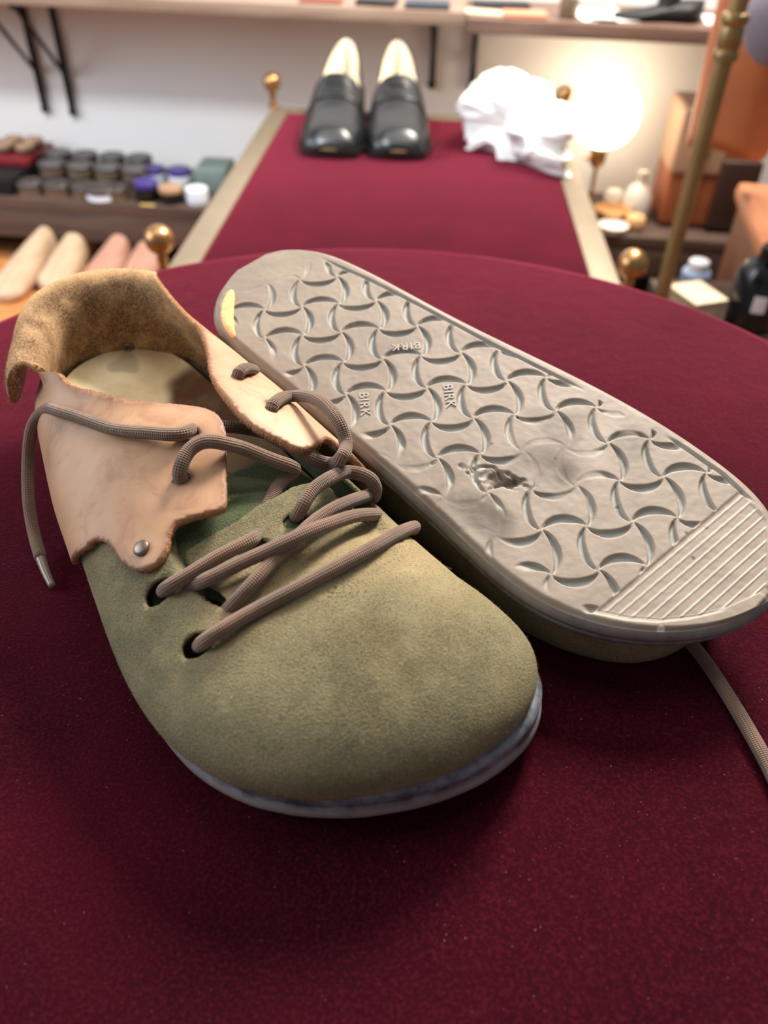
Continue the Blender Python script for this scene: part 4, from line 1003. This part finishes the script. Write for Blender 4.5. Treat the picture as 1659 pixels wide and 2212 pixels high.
# ---------------------------------------------------------------- wooden shoe lasts under the shelf
LLW = spline([0, .01, .04, .08, .14, .20, .235, .245], [.010, .026, .036, .035, .026, .019, .015, .006]); LLH = spline([0, .02, .06, .11, .16, .20, .245], [.020, .030, .042, .058, .074, .080, .070])
def make_last(mat):
    root = empty('shoe_last'); y = np.linspace(0, .245, 50); th = np.linspace(-math.pi, math.pi, 33)[:-1]
    s, c = np.sin(th), np.cos(th); W_, H_ = LLW(y), LLH(y)
    v = np.stack([W_[:, None]*np.sign(s)*np.abs(s)**.85, np.broadcast_to(y[:, None], (50, 32)), H_[:, None]*.5*(1+np.sign(c)*np.abs(c)**.8)], -1).reshape(-1, 3); n = 32
    f = grid_faces(50, n, True)+[tuple(range(n))[::-1], tuple(49*n+i for i in range(n))]
    o = mesh_obj('wooden_body', v, [q[::-1] for q in f], mat, root)
    v, f, _ = tube_v([(.0, .205, .076), (0, .205, .086), (.006, .205, .092), (.012, .205, .086), (.012, .205, .076)], .002, 8); mesh_obj('brass_hook', v, f, M['hook'], root); return root
M['hook'] = simple('yellow_brass_hook', (214, 168, 60), .35, .7)
M['last_a'] = wood('pale_last_wood', (176, 146, 116), (202, 174, 146), 8, 1); M['last_b'] = wood('pinkish_last_wood', (164, 118, 100), (186, 142, 122), 8, 1)
la = make_last(M['last_a']); lb = make_last(M['last_b'])
for o, x, d, a, lab in ((la, -.725, .44, -6, 'pale wooden shoe last lying nearest the left edge, its toe forward'), (None, -.646, .39, 0, 'pale wooden shoe last beside the pinkish pair'), (lb, -.566, .40, -6, 'pinkish wooden shoe last, the left of its pair'), ('b', -.488, .37, 0, 'pinkish wooden shoe last nearest the bench')):
    src = {None: la, 'b': lb}.get(o) if (o is None or o == 'b') else None
    q = copy_tree(src) if src else o
    q.location = WF(x, d, -.4895); q.rotation_euler = (0, 0, RZW+math.radians(a)); tag(q, lab, 'shoe last', 'wooden shoe lasts')

# ---------------------------------------------------------------- table lamp with bare globe
def _lamp():
    t = tag(wroot('table_lamp', .407, .13, SH), 'glowing white globe lamp on a thin brass stem by the wall', 'lamp')
    k = NT('lit_opal_glass'); k.col((1, .95, .85, 1)); k.b.inputs['Emission Color'].default_value = (1, .86, .62, 1); k.b.inputs['Emission Strength'].default_value = 7.5
    zc = -.166-SH; R = .063
    prof = [(.014, zc-R*.96)]+[(R*math.cos(a), zc+R*math.sin(a)) for a in np.linspace(-1.28, math.pi/2-.001, 22)]; prof[-1] = (0, zc+R)
    lathe('glass_globe', prof, k.m, t, 40, ang=80)
    lathe('socket', [(0, zc-R-.034), (.010, zc-R-.034), (.015, zc-R-.026), (.016, zc-R-.002), (.013, zc-R+.004), (0, zc-R+.004)], M['brass'], t, 24)
    lathe('stem', [(0, .012), (.0042, .012), (.0042, zc-R-.033), (0, zc-R-.033)], M['brass'], t, 14)
    lathe('base', [(0, 0), (.042, 0), (.042, .006), (.012, .012), (0, .012)], M['brass'], t, 32)
    v, f, _ = tube_v([(-.012, -.004, zc-R-.018), (-.024, -.008, zc-R-.018)], .004, 10); mesh_obj('switch_knob', v, f, M['brass'], t)
_lamp()
# small things at the foot of the lamp
M['frost'] = simple('pale_glass', (232, 226, 218), .15, 0, 40, .06); M['amber'] = simple('honey_wood', (206, 160, 108), .5); M['brown_leather'] = simple('brown_leather', (150, 84, 52), .45, 0, 25, .3, .1)
M['dark_leather'] = simple('dark_brown_leather', (58, 36, 28), .5, 0, 30, .3, .1)
def small(name, prof, mat, x, d, label, cat, seg=24, tilt=0):
    o = lathe(name, prof, mat, None, seg, WF(x, d, SH+.0005), 50); tag(o, label, cat); return o
small('glass_bottle', [(0, 0), (.026, 0), (.028, .004), (.028, .040), (.020, .058), (.008, .066), (.008, .080), (.010, .082), (.010, .088), (0, .088)], M['frost'], .500, .135, 'pale rounded glass bottle between the lamp and the brown bag', 'bottle')
small('glass_stopper', [(0, 0), (.012, 0), (.013, .012), (.018, .02), (.020, .032), (.014, .044), (0, .047)], M['frost'], .455, .12, 'small pale glass stopper behind the honey-coloured bowl', 'stopper')
small('small_bowl', [(0, 0), (.018, 0), (.030, .012), (.034, .024), (.031, .024), (.026, .013), (0, .006)], M['amber'], .450, .165, 'honey-coloured shallow bowl below the lamp', 'bowl')
small('polish_dish', [(0, 0), (.026, 0), (.029, .006), (.029, .012), (.026, .012), (.024, .006), (0, .005)], M['frost'], .447, .222, 'white round dish at the shelf edge by the bench', 'dish')
small('wax_puck', [(0, 0), (.017, 0), (.019, .004), (.019, .022), (.015, .027), (0, .028)], M['amber'], .490, .205, 'honey-coloured wax puck beside the white dish', 'wax')
# ---------------------------------------------------------------- brown bag
def _bag():
    t = tag(wroot('leather_bag', .615, .11, SH), 'brown leather briefcase with dark straps standing on the lamp shelf', 'bag')
    def slab(name, x0, x1, d0, d1, z0, z1, mat, bev): 
        bm = bmesh.new(); add_box(bm, (.5*(x0+x1), -.5*(d0+d1), .5*(z0+z1)), (x1-x0, d1-d0, z1-z0), bev, None, 3); return bm_obj(name, bm, mat, t)
    slab('body', -.075, .085, -.06, .075, .001, .215, M['brown_leather'], .014)
    slab('flap', -.079, .020, -.05, .0785, .10, .219, M['pale_flap'], .010)
    slab('strap', -.035, -.020, .079, .083, .02, .20, M['dark_leather'], .0015)
    slab('front_pocket', .012, .087, .0755, .090, .006, .135, M['dark_leather'], .006)
    slab('buckle', -.039, -.016, .0832, .087, .135, .158, M['brass'], .001)
    v, f, _ = tube_v(open_spline([(-.03, 0, .217), (-.025, 0, .25), (.01, 0, .268), (.045, 0, .25), (.05, 0, .217)], 30), .006, 10); mesh_obj('handle', v, f, M['dark_leather'], t)
M['pale_flap'] = simple('pale_tan_flap', (178, 140, 112), .45, 0, 25, .15)
_bag()
# dark cabinet on the right
cb = wroot('side_cabinet', .95, .4, FLOOR); tag(cb, 'tall dark wooden cabinet behind the hanging leather at the right edge', 'cabinet')
wbox('cabinet_body', (.715, 1.30), (.262, .40), (FLOOR+.001, .50), M['cabinet_dark'], cb, .004)
wbox('door_panel', (.730, 1.00), (.4005, .410), (FLOOR+.05, .47), M['shelf_dark2'] if 'shelf_dark2' in M else M['cabinet_dark'], cb, .003)
# ---------------------------------------------------------------- brass post and the things round it
ps = tag(empty('brass_post', (.338, .955, FLOOR)), 'tall aged brass pipe post with ringed collar right of the bench', 'post')
lathe('pipe', [(0, .004), (.0092, .004), (.0092, 1.9), (0, 1.9)], M['post'], ps, 28)
lathe('collar', [(.0095, 1.012), (.0125, 1.012), (.0132, 1.017), (.0125, 1.021), (.0110, 1.023), (.0122, 1.026), (.0122, 1.040), (.0112, 1.043), (.0135, 1.046), (.0140, 1.050), (.0130, 1.054), (.0095, 1.056)], M['post'], ps, 28)
lathe('foot_plate', [(0, 0), (.024, 0), (.024, .004), (0, .004)], M['post'], ps, 28)

# low stand, its things, and the wooden chest at the right edge
stn = tag(empty('side_stand', (.440, 1.03, FLOOR)), 'low narrow wooden stand beside the brass post', 'stand')
box('board', (0, 0, -.26-FLOOR), (.135, .18, .02), M['shelf_dark'], stn, .003)
for sx in (-1, 1):
    for sy in (-1, 1): box('leg', (sx*.055, sy*.078, (-.2705-FLOOR)/2), (.018, .018, -.2705-FLOOR), M['shelf_dark'], stn, .002)
M['bottle_black'] = simple('black_gloss', (16, 17, 20), .15); M['beige'] = simple('beige_card', (196, 178, 150), .8); M['pale_blue'] = simple('pale_blue_plastic', (150, 168, 196), .35)
M['glint_and_cap_white'] = simple('white_glint_and_cap', (226, 222, 226), .5); M['blue_tint'] = simple('blue_tint', (30, 60, 120), .4)
pb = tag(empty('polish_bottle', (.470, .985, -.2495)), 'glossy black round bottle with painted-on white highlights, at the right edge of the picture', 'bottle')
lathe('bottle_body', [(0, 0), (.029, 0), (.032, .003), (.032, .072), (.024, .084), (0, .084)], M['bottle_black'], pb, 36)
lathe('cap', [(0, .0845), (.013, .0845), (.013, .104), (.011, .106), (0, .106)], M['bottle_black'], pb, 24)
def _painted_patch(name, a0, a1, z0, z1, mat, n=12):
    a = np.linspace(math.radians(a0), math.radians(a1), n); v = []
    for z in (z0, z1): v += [(.0323*math.cos(x), .0323*math.sin(x), z) for x in a]
    return mesh_obj(name, v, [(i, i+1, n+i+1, n+i) for i in range(n-1)], mat, pb)
_painted_patch('white_glint', -118, -88, .030, .052, M['glint_and_cap_white']); _painted_patch('white_glint', -72, -58, .052, .062, M['glint_and_cap_white']); _painted_patch('blue_mark', -60, -30, .02, .05, M['blue_tint'])  # white highlights painted on as thin patches, plus a blue tint patch
bb = tag(empty('card_box', (.400, 1.000, -.2495), .35), 'small beige card box on the stand by the brass post', 'box')
box('carton', (0, 0, .0145), (.048, .060, .028), M['beige'], bb, .003); box('lid', (0, 0, .0325), (.051, .063, .006), M['beige'], bb, .002)
sg = tag(empty('spray_can', (.424, 1.085, -.2495)), 'pale blue squat can behind the beige box', 'can')
lathe('can_body', [(0, 0), (.018, 0), (.020, .002), (.020, .026), (.017, .030), (0, .030)], M['pale_blue'], sg, 28); lathe('cap', [(0, .0305), (.014, .0305), (.014, .041), (.012, .043), (0, .043)], M['glint_and_cap_white'], sg, 24)
ch = tag(empty('wooden_chest', (.70, 1.19, FLOOR), math.radians(-10.8)), 'brown wooden chest with a rounded lid at the right edge', 'chest')
M['chest'] = wood('chest_wood', (98, 60, 40), (136, 86, 58), 8, 2); M['chest_lid'] = wood('chest_lid_wood', (160, 96, 60), (196, 126, 84), 8, 1)
H = -.215-FLOOR
box('chest_body', (0, 0, H/2), (.33, .26, H), M['chest'], ch, .006); box('lid', (0, 0, H+.0155), (.35, .285, .029), M['chest_lid'], ch, .012)
# things hung from a rail above the frame
rl = tag(empty('hanging_rail', (.50, 1.30, .52)), 'brass rail above the right edge from which the leather hangs', 'rail')
v, f, _ = tube_v([(-.165, -.348, 0), (.0, -.02, 0), (.10, .02, 0)], .008, 14); mesh_obj('rail_pipe', v, f, M['post'], rl)
M['hide'] = simple('tan_hide', (184, 106, 62), .5, 0, 16, .25, .1); M['grey_felt'] = simple('grey_felt', (120, 112, 122), .9, 0, 40, .12, .2)
def _hide():
    r = tag(empty('rolled_hide', (.497, 1.292, -.115)), 'rolled orange-tan leather hide hanging behind the brass post', 'leather')
    n = 48; rows = []
    for z in np.linspace(0, .57, 40):
        k = .062*(1+.05*math.sin(z*9)); a = np.linspace(0, 2*math.pi, n, endpoint=False)
        rows.append(np.stack([k*np.cos(a)*1.0+.004*np.sin(3*a+z*6), .72*k*np.sin(a)+.003*np.sin(5*a+z*4), z+.010*np.sin(2*a)*(z < .02)], 1))
    v = np.concatenate(rows); f = grid_faces(40, n, True)+[tuple(range(n))[::-1], tuple(39*n+i for i in range(n))]
    mesh_obj('hide', v, f, M['hide'], r)
    v, f, _ = tube_v([(0, 0, .565), (0, -.002, .63)], .003, 8); mesh_obj('hanging_cord', v, f, M['dark_leather'], r)
_hide()
def _pouch():
    r = tag(empty('felt_pouch', (.472, 1.150, .02)), 'grey rounded felt pouch hanging in the top right corner', 'pouch')
    p = [(0, 0), (.022, .003), (.040, .016), (.050, .038), (.051, .060), (.044, .085), (.030, .105), (.012, .120), (.008, .130), (.014, .140), (0, .142)]
    lathe('pouch_body', p, M['grey_felt'], r, 40, ang=80); v, f, _ = tube_v([(0, 0, .14), (0, .02, .505)], .0025, 8); mesh_obj('hanging_cord', v, f, M['dark_leather'], r)
_pouch()

# ---------------------------------------------------------------- things on the upper shelves
ZU, ZR = -.0025, -.0085
def slab(name, x, d, s, z, rot, mat, label, cat, group=None):
    o = wbox(name, (x-s[0]/2, x+s[0]/2), (d-s[1]/2, d+s[1]/2), (z, z+s[2]), mat, None, min(s)*.2); o.rotation_euler.z += math.radians(rot); return tag(o, label, cat, group)
M['sw_red'] = simple('red_brown_leather', (150, 84, 66), .6, 0, 60, .2, .2); M['sw_black'] = simple('black_hide', (34, 34, 38), .5, 0, 60, .2, .2); M['sw_blue'] = simple('blue_black_hide', (52, 60, 72), .5, 0, 60, .2, .2)
M['sw_cream'] = simple('cream_leather', (214, 194, 166), .7, 0, 60, .1); M['sw_orange'] = simple('orange_leather', (206, 140, 108), .6, 0, 60, .15); M['paper'] = simple('white_paper', (240, 240, 236), .8, 0, 40, .02); M['iron'] = simple('black_cast_iron', (40, 40, 42), .55, .4, 60, .25, .2)
slab('leather_swatch', -.130, .150, (.075, .06, .006), ZU, 4, M['sw_red'], 'red-brown leather swatch above the left loafer', 'swatch', 'leather swatches on the shelf')
slab('leather_swatch', -.030, .155, (.070, .055, .008), ZU, -3, M['sw_black'], 'black leather swatch above the right loafer', 'swatch', 'leather swatches on the shelf')
slab('leather_swatch', .060, .160, (.078, .06, .008), ZU, 2, M['sw_blue'], 'blue-black leather swatch at the end of the long shelf', 'swatch', 'leather swatches on the shelf')
slab('leather_swatch', .155, .165, (.080, .05, .004), ZR, -8, M['sw_cream'], 'cream leather strip at the start of the scorched shelf', 'swatch', 'leather swatches on the shelf')
slab('leather_swatch', .230, .175, (.075, .05, .007), ZR, 3, M['sw_orange'], 'orange leather swatch on the scorched shelf', 'swatch', 'leather swatches on the shelf')
slab('leather_swatch', .190, .100, (.10, .05, .010), ZR, 6, M['sw_black'], 'black leather swatch behind the cream strip', 'swatch', 'leather swatches on the shelf')
cup = lathe('metal_cup', [(0, 0), (.014, 0), (.015, .002), (.017, .028), (.0155, .028), (.0135, .003), (0, .002)], M['bronze'], None, 24, WF(.305, .165, ZR+.0002)); tag(cup, 'small grey metal cup on the scorched shelf', 'cup')
slab('paper_sheet', .365, .120, (.10, .14, .0015), ZR, 12, M['paper'], 'white paper sheet on the scorched shelf', 'paper')
slab('metal_file', .365, .190, (.045, .009, .004), ZR, -5, M['sw_blue'], 'thin dark blue tool at the front of the scorched shelf', 'tool')
def _anvil():
    r = tag(wroot('iron_shoe_last', .475, .15, ZR+.0002), 'black cast iron cobbler foot on the scorched shelf beside the post', 'cobbler last')
    y = np.linspace(0, .15, 30); w = spline([0, .01, .05, .10, .14, .15], [.004, .016, .030, .024, .020, .006])(y); n = 20; a = np.linspace(0, 2*math.pi, n, endpoint=False); rows = []
    h = spline([0, .05, .10, .15], [.010, .018, .030, .034])(y)
    for yy, ww, hh in zip(y, w, h): rows.append(np.stack([np.full(n, yy-.09), ww*np.cos(a), hh*.5*(1+np.sin(a))], 1))
    v = np.concatenate(rows); f = [q[::-1] for q in grid_faces(30, n, True)]+[tuple(range(n)), tuple(29*n+i for i in range(n))[::-1]]
    mesh_obj('foot_form', v, f, M['iron'], r)
    lathe('stem', [(0, .018), (.020, .02), (.016, .06), (.020, .10), (.026, .11), (0, .112)], M['iron'], r, 24)
_anvil()
slab('paper_sheet', .575, .125, (.06, .10, .0015), ZR, -6, M['paper'], 'white paper sheet right of the black iron foot', 'paper')
